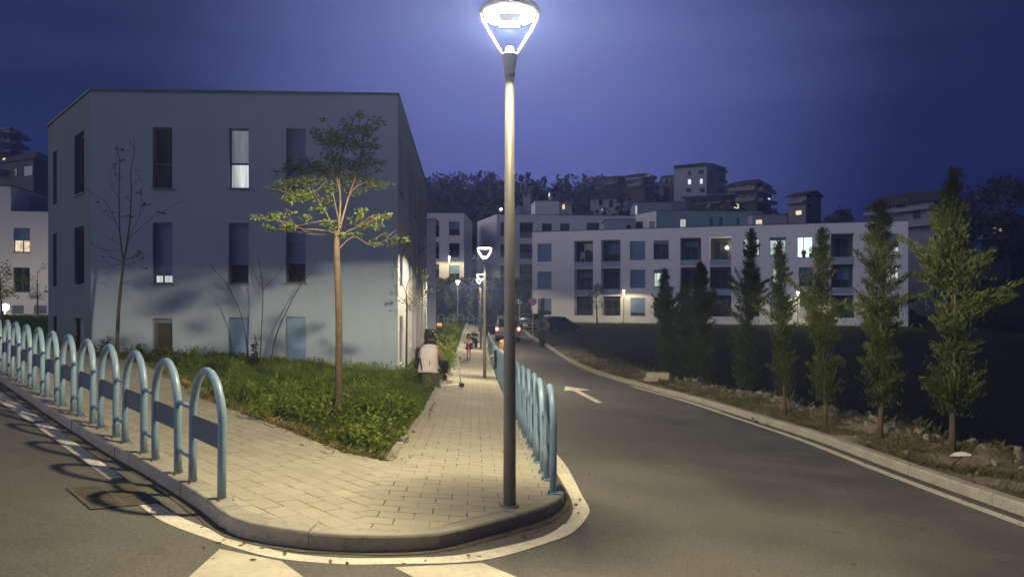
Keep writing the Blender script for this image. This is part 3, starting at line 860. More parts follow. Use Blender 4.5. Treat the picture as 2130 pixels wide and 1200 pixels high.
TZ = 2.05+CZ
M_WH2 = plaster('white_render_far', (.88, .86, .88), (.84, .82, .84))
b3 = thing('apartment_block', (-9, 101, TZ), 'white three-storey block on the terrace, its lowest floor washed by yellow lamplight', 'apartment block', world=True)
g = Face((-15, 97), (-6.55, 97)); gs = Face((-6.55, 97), (-6.1, 109))
H = [g.rect(934, 461, 956, 489), g.rect(934, 506, 956, 535), g.rect(934, 552, 956, 579)]
Lg = [tuple(list(g.rect(903, a, 913.5, b_))+[1.0]) for a, b_ in ((458, 493), (503, 538), (549, 583))]
mb = MB(); g.wall(mb, TZ-.8, 11.25+CZ, H+Lg, .22); gs.wall(mb, TZ-.8, 11.25+CZ); Face((-6.1, 109), (-15, 109)).wall(mb, TZ-.8, 11.25+CZ); Face((-15, 109), (-15, 97)).wall(mb, TZ-.8, 11.25+CZ)
mb.build('wall', M_WH2, b3)
g.window(b3, H[0], shut=.55, sm=M_SHUTL); g.window(b3, H[1], bars=(.5,)); g.window(b3, H[2], shut=.62, sm=M_SHUTL, bars=(.5,))
for r_ in Lg: g.window(b3, r_[:4], .98, sill=False, shut=.3, name='balcony_door')
mb = MB(); flat_roof(mb, ((-15, 97), (-6.55, 97), (-6.1, 109), (-15, 109)), 11.1+CZ); mb.build('roof', M_COPE, b3)
mb = MB(); coping(mb, g, 11.25+CZ); coping(mb, gs, 11.253+CZ); mb.build('parapet_coping', M_COPE, b3)

# ---- long white block on the terrace, centre
b4 = thing('apartment_block', (8, 107, TZ), 'long white block on the terrace behind, with a stair tower rising from its roof', 'apartment block', world=True)
ga = Face((-5.4, 111), (-2.18, 101)); gb = Face((-2.18, 101), (18.6, 103)); Z4 = 11.52+CZ
wn = []; lg = []
rows = ((463,490),(508,536),(552,580))
for xa, xb in ((1041,1051),): wn += [gb.rect(xa, a, xb, b_) for a, b_ in rows]
wn += [gb.rect(1127, a, 1148, b_) for a, b_ in ((465,487),(510,533),(555,578))]; wn += [gb.rect(1165, a, 1185, b_) for a, b_ in ((465,487),(510,533),(555,578))]
lg += [tuple(list(gb.rect(1081, a, 1110, b_))+[1.2]) for a, b_ in ((462,495),(507,538),(550,582))]; lg += [tuple(list(gb.rect(1220, a, 1249, b_))+[1.2]) for a, b_ in ((463,495),(508,539))]
lg += [tuple(list(gb.rect(1273, a, 1300, b_))+[1.2]) for a, b_ in ((466,495),)]
mb = MB(); gb.wall(mb, TZ-.8, Z4, wn+lg, .22)
back = [(19.5, 114), (-1.5, 115)]
Face((18.6, 103), back[0]).wall(mb, TZ-.8, Z4); Face(back[0], back[1]).wall(mb, TZ-.8, Z4); Face(back[1], (-5.4, 111)).wall(mb, TZ-.8, Z4)
ga.wall(mb, TZ-.8, Z4)
mb.build('wall', M_WH2, b4)
for i_, r_ in enumerate(wn): gb.window(b4, r_, shut=(1, 0, .9, .0, .4, .7, 0, 0, .5)[i_], sm=M_SHUTG, frame=M_FRAME, bars=(.5,) if i_ > 2 else ())
for r_ in lg:
    o = gb.window(b4, r_[:4], 1.18, sill=False, bars=(.33, .66), name='balcony_door', shut=random.choice((0, .0, .35)))
    q = MB(); gb.box(q, r_[0], r_[1], r_[2], r_[2]+.85, -.16, -.10); q.build('balustrade', mat('balustrade_glass', (.16, .19, .22), (.13, .16, .19), 2, .3), b4)
mb = MB(); flat_roof(mb, ((-5.4, 111), (-2.18, 101), (18.6, 103), back[0], back[1]), Z4-.2); mb.build('roof', M_COPE, b4)
mb = MB(); coping(mb, ga, Z4); coping(mb, gb, Z4+.003); mb.build('parapet_coping', M_COPE, b4)
q = MB(); us_, ue_ = gb.u(1113), gb.u(1163); gb.box(q, us_, ue_, Z4-.3, gb.z(418, us_), -4.5, -.02); q.build('stair_tower', M_WH2, b4)
q = MB(); gb.box(q, us_-.08, ue_+.08, gb.z(418, us_), gb.z(418, us_)+.10, -4.6, .06); q.build('tower_coping', M_COPE, b4)
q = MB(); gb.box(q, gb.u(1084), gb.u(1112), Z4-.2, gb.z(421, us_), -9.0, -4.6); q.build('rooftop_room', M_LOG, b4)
# satellite dish and lamp on its roof
q = MB(); q.tube([gb.P(gb.u(1041), Z4, -1.5), gb.P(gb.u(1041), Z4+.8, -1.5)], .04, 6); 
sd = q.build('roof_aerial', M_GALV, b4)
q = MB(); q.ball(gb.P(gb.u(1043), Z4+.75, -1.7), .28, 10, 6, (1, .4, 1)); q.build('dish', M_FRAMEW, sd)
q = MB(); q.ball(gb.P(gb.u(1044), Z4+.95, -1.5), .13, 8, 6); q.build('roof_light', M_LEDW, b4)

# ---- long white block on the right
b5 = thing('apartment_block', (20, 75, -2.95+CZ), 'long white three-storey block on the right with deep balconies and several lit windows', 'apartment block', world=True)
gr = Face(tuple(FA), tuple(FB)); Z5 = 7.05+CZ; Z5b = -3.4+CZ
r1, r2, r3 = (0, 1, 2)
def rw(xa, xb, *rows): return [gr.rect(xa, a, xb, b_) for a, b_ in rows]
wins = []   # rect, kwargs
def addw(xa, xb, a, b_, **k): wins.append((gr.rect(xa, a, xb, b_), k))
addw(1118,1147, 507,543, shut=1); addw(1118,1147, 565,600, shut=1); addw(1118,1147, 621,657, shut=.7)
addw(1310.5,1342, 502,539.5, shut=1); addw(1311,1342, 561,598, shut=1); addw(1311.5,1342, 619.5,656.5, shut=.84, sm=M_SHUTL, bars=(.5,), pane=M_GLASS)
addw(1359.5,1391, 500.5,538.5, shut=.18, bars=(.47,)); addw(1360,1391, 561,597, shut=.2, pane=M_LITW, bars=(.47,), split=.3, pane2=M_LITG, lab='lit window with a white curtain'); addw(1360,1391, 620,657, shut=.5, bars=(.47,))
addw(1547,1580, 496,532, pane=M_LITW, bars=(.5,), tr=(.38,), lab='lit window behind a small conifer')
addw(1601,1635, 494,531, shut=.16, pane=M_LITG, bars=(.5,), tr=(.4,), lab='lit window with a blind rolled half a hand down')
addw(1658,1691, 492.5,536, pane=M_LITB, bars=(.42,), sill=False, lab='brightly lit window, the brightest of the block')
addw(1548,1580, 556,593, shut=.6); addw(1607,1633, 556.5,594, pane=M_LITG, bars=(.5,), tr=(.4,), lab='lit window below the half rolled blind'); addw(1662,1691, 556,595, shut=.8)
addw(1549,1580, 617,657); addw(1602,1636, 619,661, shut=1, sm=M_SHUTL); addw(1663,1691, 614,661, split=.5, pane2=M_LITD, bars=(.6,))
addw(1833,1870, 486,524, shut=.72, pane=M_LITW, bars=(.5,)); addw(1833,1870, 552,591, pane=M_LITW, bars=(.52,), lab='lit window at the right end of the block'); addw(1834,1871, 617,658, shut=.3)
logs = []
for xa, xb, rws in ((1194.5,1233.5, ((501,545.5),(559,602.5),(616,660.5))), (1250.5,1290.5, ((499,543.5),(557.5,601),(616,660))), (1415,1458.5, ((494.5,540.5),(555.5,601),(614,660.5))), (1476.5,1521, ((493,540),(554.5,601),(614,661))), (1728.5,1777, ((485.5,534.5),(549,598),(613.5,661.5)))):
    for a, b_ in rws: logs.append(tuple(list(gr.rect(xa, a, xb, b_))+[1.3]))
mb = MB(); gr.wall(mb, Z5b, Z5, [w_[0] for w_ in wins]+logs, .20)
bq = [(FB[0]+4.6, FB[1]+13.5), (FA[0]+4.6, FA[1]+13.5)]
Face(tuple(FB), bq[0]).wall(mb, Z5b, Z5); Face(bq[0], bq[1]).wall(mb, Z5b, Z5); Face(bq[1], tuple(FA)).wall(mb, Z5b, Z5)
mb.build('wall', M_WH2, b5)
for r_, k_ in wins: gr.window(b5, r_, .20, **k_)
M_SPAN = plaster('blue_spandrel', (.36, .44, .55), (.33, .41, .52))
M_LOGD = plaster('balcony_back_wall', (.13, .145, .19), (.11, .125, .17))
M_GREEN = mat('green_cloth', (.03, .10, .02), (.02, .07, .015), 2, .9)
M_CLOTH = mat('pale_cloth', (.55, .45, .38), (.42, .34, .28), 3, .9)
for i_, r_ in enumerate(logs):
    u0, u1, z0, z1 = r_[:4]
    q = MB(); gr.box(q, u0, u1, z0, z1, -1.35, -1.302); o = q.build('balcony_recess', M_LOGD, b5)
    lit = {10: M_LITY}.get(-i_)
    gr.window(o, (u0+.3, u1-.35, z0, z1-.35), 1.22, sill=False, bars=(.5,), name='balcony_door', shut=(0, .3, 0, .6, 0)[i_ % 5])
    if i_ % 3 < 2:
        q = MB(); gr.box(q, u0, u1, z0-.62, z0+.0, -.10, .004); q.build('balcony_parapet', M_SPAN, b5)
    q = MB(); q2 = MB()
    for j in range(1, 12): gr.box(q, lerp(u0, u1, j/12)-.012, lerp(u0, u1, j/12)+.012, z0, z0+.75, -.09, -.07)
    gr.box(q, u0, u1, z0+.75, z0+.79, -.10, -.06)
    q.build('balcony_rail', M_FRAME, b5)
# lit wall lamp inside one upper balcony
q = MB(); l0 = logs[9]; q.ball(gr.P(lerp(l0[0], l0[1], .78), lerp(l0[2], l0[3], .55), -1.15), .16, 10, 8); q.build('wall_lamp', M_LED, b5)
pl_ = bpy.data.lights.new('balcony_light', 'POINT'); pl_.energy = 16; pl_.color = (1, .85, .5); pl_.shadow_soft_size = .1
po = bpy.data.objects.new('balcony_light', pl_); COL.objects.link(po); po.location = gr.P(lerp(l0[0], l0[1], .72), lerp(l0[2], l0[3], .55), -.85); po.parent = b5; po.matrix_parent_inverse = Matrix.Translation(-Vector(OFF[b5.name]))
mb = MB(); flat_roof(mb, (tuple(FA), tuple(FB), bq[0], bq[1]), Z5-.25); mb.build('roof', M_COPE, b5)
mb = MB(); coping(mb, gr, Z5); coping(mb, Face(tuple(FB), bq[0]), Z5+.003); mb.build('parapet_coping', M_COPE, b5)
q = MB(); gr.box(q, .0, gr.L, Z5b, gr.z(661, gr.u(1830))-.02, 0, .025); q.build('plinth', M_WH2, b5)
# things standing on its balconies
def on_balc(name, k, fu, label, cat, build, m):
    l0 = logs[k]; q = MB(); build(q, lerp(l0[0], l0[1], fu), l0[2]); tag(q.build(name, m), label, cat)
def cloth(w_, h_, z_):
    def f(q, u_, z):
        n = 6
        for j in range(n):
            a = u_-w_/2+w_*j/n; b_ = a+w_/n; dz = .12*math.sin(j*.9)
            gr.box(q, a, b_, z+z_-h_+dz, z+z_, -.62-.02*(j % 2), -.60-.02*(j % 2))
    return f
on_balc('laundry', 0, .74, 'pale cloth hung to dry in the first upper balcony from the left', 'laundry', cloth(1.1, .8, 2.05), M_CLOTH)
def chair(q, u_, z):
    gr.box(q, u_-.22, u_+.22, z+.42, z+.46, -.75, -.35); gr.box(q, u_-.22, u_+.22, z+.46, z+1.15, -.75, -.71)
    for du in (-.2, .2):
        for dv in (-.73, -.37): gr.box(q, u_+du-.02, u_+du+.02, z, z+.42, dv-.02, dv+.02)
on_balc('chair', 0, .38, 'white chair on the first upper balcony from the left', 'chair', chair, M_FRAMEW)
def screen(q, u_, z):
    l0 = logs[14]; gr.box(q, l0[0]+.02, l0[1]-.02, z, z+1.5, -.05, -.02)
    for j in range(4): gr.box(q, lerp(l0[0], l0[1], (j+.5)/4)-.02, lerp(l0[0], l0[1], (j+.5)/4)+.02, z, z+1.53, -.019, .0)
on_balc('privacy_screen', 14, .5, 'dark green screen closing the ground floor balcony near the right end', 'screen', screen, M_GREEN)
q = MB(); uu = gr.u(1672); zz = gr.z(537, uu)
MBb = q.lathe([(.10, 0), (.14, .02), (.17, .30), (.0, .30)], 10, gr.P(uu, zz+.0, -.10)); q.ball(gr.P(uu, zz+.55, -.10), .27, 8, 6)
tag(q.build('potted_plant', M_FRAME), 'dark potted plant on the sill of the brightest lit window', 'potted plant')
q = MB(); uu = gr.u(1686); q.lathe([(.09, 0), (.12, .02), (.15, .25), (.0, .25)], 10, gr.P(uu, zz, -.10)); q.ball(gr.P(uu, zz+.36, -.10), .15, 8, 6)
tag(q.build('potted_plant', M_FRAME), 'small dark pot at the right end of the brightest window sill', 'potted plant')

# ---- teal block and rooftop volumes behind
b6 = thing('apartment_block', (25, 97, TZ), 'pale teal block behind the right block with one lit window', 'apartment block', world=True)
ht = Face((18.65, 92), (32.6, 92.4)); hl = Face((16.9, 96), (18.65, 92)); Z6 = 10.95+CZ
tw = [ht.rect(1415, 455, 1427.5, 475), ht.rect(1476, 453, 1484, 473), ht.rect(1496, 453, 1505, 473), ht.rect(1532, 454, 1540, 473)]
hw = [hl.rect(1327, 461, 1337, 482), hl.rect(1351, 460, 1362, 481)]
M_TEALB = plaster('pale_teal_render', (.30, .42, .48), (.275, .39, .45)); M_CREAM = plaster('cream_render', (.62, .62, .58), (.56, .56, .53))
mb = MB(); ht.wall(mb, -2+CZ, Z6, tw); mb.build('wall', M_TEALB, b6)
mb = MB(); hl.wall(mb, -2+CZ, Z6, hw); Face((32.6, 92.4), (33.5, 106)).wall(mb, -2+CZ, Z6); Face((33.5, 106), (17.5, 106)).wall(mb, -2+CZ, Z6); Face((17.5, 106), (16.9, 96)).wall(mb, -2+CZ, Z6)
mb.build('wall', M_CREAM, b6)
for k_, r_ in enumerate(tw): ht.window(b6, r_, pane=M_LITW if k_ == 0 else None, shut=0 if k_ == 0 else 1, sill=False)
for r_ in hw: hl.window(b6, r_, shut=1, sill=False, sm=M_SHUTG)
mb = MB(); flat_roof(mb, ((18.65, 92), (32.6, 92.4), (33.5, 106), (17.5, 106), (16.9, 96)), Z6-.2); mb.build('roof', M_COPE, b6)
mb = MB(); coping(mb, ht, Z6, .05); coping(mb, hl, Z6+.003, .05); mb.build('parapet_coping', M_COPE, b6)
M_LAV = plaster('lavender_render', (.36, .37, .47), (.33, .34, .44))
def annex(px0, px1, py0, py1, Y, dep, label, wn=(), m=None):
    a = Face(((px0-CX)/F*Y, Y), ((px1-CX)/F*Y, Y-.3)); zt = (HY-py0)/F*Y+CZ; zb = (HY-py1)/F*Y+CZ-3.5
    r = thing('annex', (a.A[0], a.A[1], zb), label, 'annex', world=True)
    rs = [a.rect(*w_[:4]) for w_ in wn]; mb = MB(); a.wall(mb, zb, zt, rs)
    bA = (a.A[0]+.6, a.A[1]+dep); bB = (a.B[0]+.6, a.B[1]+dep)
    Face(tuple(a.B), bB).wall(mb, zb, zt); Face(bB, bA).wall(mb, zb, zt); Face(bA, tuple(a.A)).wall(mb, zb, zt); mb.build('wall', m or M_LAV, r)
    for w_, rr in zip(wn, rs): a.window(r, rr, sill=False, **(w_[4] if len(w_) > 4 else {}))
    q = MB(); a.box(q, -.08, a.L+.08, zt, zt+.07, -dep, .08); q.build('roof', M_COPE, r); return r
annex(1258, 1321, 457, 482, 94.5, 6, 'low lavender annex showing above the left part of the right block', [(1303, 468, 1313, 480)])
annex(1320, 1396, 422, 446, 118, 8, 'lavender rooftop box behind the teal block with a lit doorway', [(1321, 427, 1326, 446, dict(pane=M_LITW))])
annex(1396, 1428, 420, 441, 124, 8, 'darker grey annex beside the lavender rooftop box', m=M_LOG)
annex(1565, 1635.5, 447, 472, 90, 7, 'low lavender annex with one square yellow window, right of the teal block', [(1572, 456, 1587, 471, dict(pane=M_LITY))])

# ---- far left block
b7 = thing('apartment_block', (-44, 58, S(-40, 55)), 'pale apartment block at the left edge, beyond the lawn', 'apartment block', world=True)
ha = Face((-52, 52.2), (-35.2, 55)); Z7 = ha.z(440, ha.u(60)); Z7t = ha.z(388, ha.u(20)); zb7 = S(-40, 54)-.6
us7 = ha.u(22.5)
hw = [ha.rect(27, 474, 62, 525), ha.rect(27, 556, 62, 607), ha.rect(24, 635, 49.5, 652), ha.rect(71, 635, 97, 652), ha.rect(-40, 474, -10, 525), ha.rect(-40, 556, -10, 607)]
mb = MB(); ha.wall(mb, zb7, Z7, hw, .2)
bk = [(-34, 68), (-53, 66)]
Face(tuple(ha.B), bk[0]).wall(mb, zb7, Z7); Face(bk[0], bk[1]).wall(mb, zb7, Z7); Face(bk[1], tuple(ha.A)).wall(mb, zb7, Z7)
mb.build('wall', M_WH2, b7)
q = MB(); ha.box(q, 0, us7, Z7, Z7t, -10, 0.0); q.build('upper_storey', M_WH2, b7)
q = MB(); ha.box(q, us7, ha.L, Z7-.3, Z7t-.35, -10, -3.0); q.build('set_back_storey', M_SPAN, b7)
ha.window(b7, hw[0], shut=.52, pane=M_LITY, bars=(.55,), split=.9, pane2=M_LITY, lab='window with its blind half down over a lit room'); ha.window(b7, hw[1], bars=(.5,))
for r_ in hw[2:4]: ha.window(b7, r_, shut=1, sm=M_SHUTG, sill=False)
for r_ in hw[4:]: ha.window(b7, r_, shut=.6)
mb = MB(); flat_roof(mb, (tuple(ha.A), tuple(ha.B), bk[0], bk[1]), Z7-.15); mb.build('roof', M_COPE, b7)
q = MB(); ha.box(q, us7+.0, ha.L+.05, Z7+.002, Z7+.07, -.25, .05); ha.box(q, -.1, us7+.04, Z7t, Z7t+.08, -10, .05); q.build('parapet_coping', M_COPE, b7)
# ------------------------------------------------------------------ vegetation
M_BARK = mat('bark', (.105, .070, .048), (.065, .045, .032), 9, .9, .8, 45, c3=(.15, .108, .08))
M_BARKD = mat('dark_bark', (.065, .055, .048), (.04, .034, .03), 9, .9, .7, 45)
M_LEAF = leafmat('leaf_green', (.115, .155, .028), (.175, .20, .045), (.08, .115, .022), .4)
M_LEAFD = leafmat('leaf_dark', (.045, .062, .022), (.075, .09, .03), None, .3)
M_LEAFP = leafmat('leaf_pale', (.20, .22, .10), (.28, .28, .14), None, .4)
M_CYP = leafmat('cypress_green', (.033, .052, .010), (.060, .072, .017), (.022, .035, .008), .2)
M_CYPD = leafmat('cypress_dark', (.032, .050, .016), (.05, .066, .020), (.022, .034, .011), .2)
M_GRASS = leafmat('grass_blade', (.045, .095, .012), (.125, .18, .034), (.11, .135, .03), .4)
M_DRY = leafmat('dry_grass', (.12, .095, .05), (.19, .15, .08), (.075, .065, .032), .3)
M_WEED = leafmat('weed_leaf', (.11, .185, .022), (.23, .27, .048), None, .4)
M_FOREST = leafmat('forest', (.028, .036, .022), (.050, .058, .036), None, .15)
def leafquads(P, size, up=.6, spread=1.0, aspect=.55, seed=None):
    """diamond leaves about the points P: (n,4,3)"""
    n = len(P); P = np.asarray(P, float)
    nrm = rng.normal(size=(n, 3))*spread; nrm[:, 2] = np.abs(nrm[:, 2])+up; nrm /= np.linalg.norm(nrm, axis=1)[:, None]
    d = rng.normal(size=(n, 3)); d -= nrm*(d*nrm).sum(1)[:, None]; d /= np.linalg.norm(d, axis=1)[:, None]
    s = np.cross(nrm, d); L = size*rng.uniform(.6, 1.25, n)[:, None]
    w_ = L*aspect*.5
    return np.stack([P, P+d*L*.45+s*w_-nrm*L*.06, P+d*L, P+d*L*.45-s*w_-nrm*L*.06], 1)
def clump(c, r, n, flat=.45):
    q = rng.normal(size=(n, 3)); q /= np.linalg.norm(q, axis=1)[:, None]; q *= (rng.uniform(0, 1, n)**.45)[:, None]*r; q[:, 2] *= flat
    return q+np.array(c)
def limb(mb, pts, r0, r1, n=6, seg=3):
    pts = [Vector(p) for p in pts]; path = []
    P = [pts[0]]+pts+[pts[-1]]
    for i in range(1, len(P)-2):
        for k in range(seg):
            t = k/seg; p0, p1, p2, p3 = P[i-1:i+3]
            path.append(.5*((2*p1)+(p2-p0)*t+(2*p0-5*p1+4*p2-p3)*t*t+(3*p1-p0-3*p2+p3)*t**3))
    path.append(P[-2]); m = len(path)
    mb.tube(path, [lerp(r0, r1, (k/(m-1))**.8) for k in range(m)], n); return path
def px_tree(name, label, cat, base_px, Y, limbs, clumps, leaf_m, bark, lsize, nl, cr, trunk_r, zoom, group=None, dspread=.5, twigs=0, base_xy=None):
    """a tree from limbs traced in the photo, given depth: each limb leans its own way"""
    s_, ox, oy = zoom
    X = (base_px-CX)/F*Y; zb = T(X, Y) if base_xy is None else base_xy
    zb = S(X, Y)
    r = thing(name, (X, Y, zb-.02), label, cat, group, world=True)
    mb = MB(); ends = []; lines = []
    ztop = max([W(0, b/s_+oy, Y).z for (pts, _, _) in limbs for (a, b) in pts])+.05
    for k, (pts, r0, r1) in enumerate(limbs):
        dy0 = 0.0 if k == 0 else random.uniform(-1, 1)*dspread
        m = len(pts); out = []
        for j, (a, b) in enumerate(pts):
            t = j/(m-1) if m > 1 else 0
            out.append(W(a/s_+ox, b/s_+oy, Y + dy0*t))
        if k == 0: out[0] = Vector((out[0].x, out[0].y, zb-.1))
        path = limb(mb, out, r0, r1, 8 if k == 0 else 5); lines.append((path, r1))
        for q in range(twigs if k else 0):
            i = random.randrange(len(path)//3, len(path)); p = path[i]
            dv = (path[-1]-path[0]).normalized()*random.uniform(.15, .4) + Vector((random.uniform(-.35, .35), random.uniform(-.35, .35), random.uniform(.05, .4)))
            e_ = p+dv*random.uniform(.5, 1.0)
            if e_.z > ztop: continue
            mb.tube([p, (p+e_)/2+Vector((0, 0, .03)), e_], [max(r1, .006), .005, .003], 4); ends.append(e_)
    mb.build('trunk', bark, r, True)
    pts = []
    allp = [p for path, _ in lines[1:] for p in path[len(path)//3:]] or [lines[0][0][-1]]
    for (a, b, *o) in clumps:
        q = W(a/s_+ox, b/s_+oy, Y)
        nb = min(allp, key=lambda p: (p.x-q.x)**2+(p.z-q.z)**2)
        c = Vector((q.x, nb.y+random.uniform(-.25, .25), q.z)); k = o[0] if o else 1.0
        pts.append(clump(c, cr*(.5+.5*k), int(nl*k)))
    for e_ in ends:
        if random.random() < .5: pts.append(clump(e_, cr*.5, max(2, nl//5)))
    if pts: nmesh('crown', leafquads(np.concatenate(pts), lsize), 4, leaf_m, r)
    return r
Z4s = (2.857, 400, 180)
main_cl = [(960,160,0.80),(1060,160,0.80),(900,215,0.80),(960,240,0.80),(1020,280,0.80),(740,275,0.80),(760,310,0.80),(840,290,0.80),(900,270,0.80),(960,320,0.80),(1030,330,0.80),(820,350,0.80),(900,360,0.80),(980,390,0.80),(800,400,0.80),(700,435,1.15),(640,440,1.15),(560,465,1.15),(640,490,1.15),(700,480,1.15),(840,430,1.15),(900,440,1.15),(960,470,1.15),(1060,430,1.15),(1010,460,1.15),(1090,545,1.15),(1040,560,1.15),(950,530,1.15),(860,540,1.15),(780,520,1.15),(700,560,1.15),(640,560,1.15),(560,580,1.15),(510,600,1.15),(640,640,1.15),(620,670,1.15),(700,660,1.15),(780,670,1.15),(740,730,0.42),(800,740,0.42),(740,800,0.42),(820,820,0.42),(860,840,0.42),(990,740,0.42),(950,790,0.42),(1010,820,0.42),(1080,780,0.42),(1140,760,0.42),(1090,830,0.42),(1060,920,0.42),(1150,910,0.42),(1210,895,0.42),(420,795,0.42),(490,790,0.42),(540,780,0.42),(480,850,0.42),(570,842,0.42),(960,870,0.42),(900,880,0.42),(1000,190,0.80),(930,300,0.80),(870,310,0.80),(1000,230,0.80),(880,500,1.1),(820,600,1.0),(930,600,1.0),(990,520,1.0),(760,460,1.0)]
mt_l = [([(868,2080),(872,1500),(866,1180),(858,950),(862,840)], .066, .045),
        ([(862,900),(880,700),(872,520),(900,360),(960,200),(990,165)], .026, .004), ([(866,880),(930,650),(1000,450),(1020,300),(1050,180)], .025, .004),
        ([(862,900),(790,740),(690,610),(560,585),(510,600)], .016, .003), ([(850,870),(740,850),(640,842),(520,795),(410,795)], .016, .003),
        ([(872,965),(960,890),(1050,940),(1140,920),(1210,895)], .013, .003), ([(868,900),(940,850),(1010,830),(1130,770)], .013, .003),
        ([(866,780),(800,520),(700,480),(560,462)], .013, .003), ([(872,620),(830,400),(780,320),(740,278)], .016, .004),
        ([(930,640),(1000,580),(1090,545)], .013, .004), ([(985,480),(1060,430)], .010, .004), ([(870,800),(760,800),(570,842)], .010, .003), ([(800,560),(700,650),(620,670)], .011, .004), ([(900,360),(860,300),(840,290)], .010, .004), ([(800,880),(700,878),(640,872)], .008, .003)]
bz = G(703, 868)
px_tree('broadleaf_tree', 'young leafy tree lit by the lamp, standing in the grass triangle near the corner', 'tree', 703.5, bz[1], mt_l, main_cl, M_LEAF, M_BARK, .062, 105, .20, .06, Z4s, dspread=.75, twigs=3)
Z2s = (2.858, 0, 380)
bt = [([(697,1000),(700,850),(715,650),(735,470)], .055, .036), ([(735,470),(712,300),(708,60),(712,-120),(700,-180),(716,-210)], .022, .004), ([(738,460),(770,250),(780,60),(778,-60),(800,-190),(795,-270)], .024, .004),
      ([(722,470),(640,440),(550,440)], .010, .003), ([(708,405),(620,400),(540,375)], .010, .003), ([(715,370),(640,330),(570,285)], .010, .003), ([(712,300),(650,150),(600,95),(540,65)], .011, .003), ([(695,240),(640,200),(605,180)], .008, .003),
      ([(745,430),(770,330),(830,200),(870,130)], .012, .003), ([(760,340),(870,240),(940,180),(1005,190)], .012, .003), ([(740,460),(800,440),(825,415)], .009, .003), ([(712,100),(650,0),(700,-60)], .008, .003), ([(780,40),(830,-30),(850,40)], .008, .003), ([(735,480),(700,490),(600,520)], .007, .003), ([(735,480),(770,500),(790,510)], .006, .003), ([(700,-10),(680,-90),(695,-190)], .007, .003)]
btc = [(800,440),(825,415),(985,190,.7),(870,130),(780,205,.6),(760,95,.6),(845,50,.6),(625,175,.5),(800,-100,.5),(795,-170,.5),(780,-225,.4),(700,-190,.4),(720,-30,.5),(690,-90,.4),(560,440,.3),(790,510,.4),(840,205,.4)]
px_tree('bare_tree', 'nearly bare young tree with a few leaves before the left end of the blue wall', 'tree', 244, 19.2, bt, btc, M_LEAFD, M_BARKD, .10, 11, .15, .05, Z2s, dspread=.7, twigs=1)
Z5s = (2.857, 400, 560)
sg = 'thin bare saplings before the blue wall'
px_tree('sapling', 'thin bare sapling leaning left, leftmost of three before the blue wall', 'sapling', 519.5, 20.3, [([(340,590),(320,430),(290,270),(210,100),(150,30),(100,-30)], .022, .006), ([(210,100),(215,20),(205,-60)], .007, .003)], [], M_LEAFD, M_BARK, .08, 1, .1, .02, Z5s, sg, .2, 2)
px_tree('sapling', 'thin bare forked sapling standing upright, middle of three before the blue wall', 'sapling', 541, 20.0, [([(400,590),(410,400),(420,130),(405,0),(390,-80)], .022, .006), ([(420,130),(375,40),(345,-40)], .008, .003), ([(420,125),(500,40),(540,-20)], .008, .003), ([(418,200),(380,130),(350,60)], .006, .003)], [], M_LEAFD, M_BARK, .08, 1, .1, .02, Z5s, sg, .2, 2)
px_tree('sapling', 'thin bare sapling leaning right, rightmost of three before the blue wall', 'sapling', 561, 20.4, [([(460,600),(490,420),(560,250),(640,100),(690,40),(740,-60)], .022, .006), ([(640,100),(700,-20),(690,-70)], .007, .003), ([(640,100),(600,20),(575,-10)], .006, .003)], [], M_LEAFD, M_BARK, .08, 1, .1, .02, Z5s, sg, .2, 2)
Z6s = (4.0, 820, 420)
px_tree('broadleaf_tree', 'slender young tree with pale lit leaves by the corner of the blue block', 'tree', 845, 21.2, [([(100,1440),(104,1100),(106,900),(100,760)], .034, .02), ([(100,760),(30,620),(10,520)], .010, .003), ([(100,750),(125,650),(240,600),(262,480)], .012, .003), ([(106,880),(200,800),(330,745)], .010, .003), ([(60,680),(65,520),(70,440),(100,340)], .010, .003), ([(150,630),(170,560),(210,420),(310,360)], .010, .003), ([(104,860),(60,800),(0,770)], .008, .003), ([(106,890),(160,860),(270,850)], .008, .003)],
        [(150,850),(240,850),(60,820),(120,800),(180,780),(270,740),(330,745,.6),(240,620),(260,570),(190,570,.6),(260,440,.5),(310,370,.5),(90,340,.4),(30,550,.5),(10,760,.6),(250,660),(140,890),(210,870),(70,440,.4),(230,800),(150,720,.5)], M_LEAFP, M_BARKD, .085, 20, .20, .03, Z6s, dspread=.5, twigs=2)

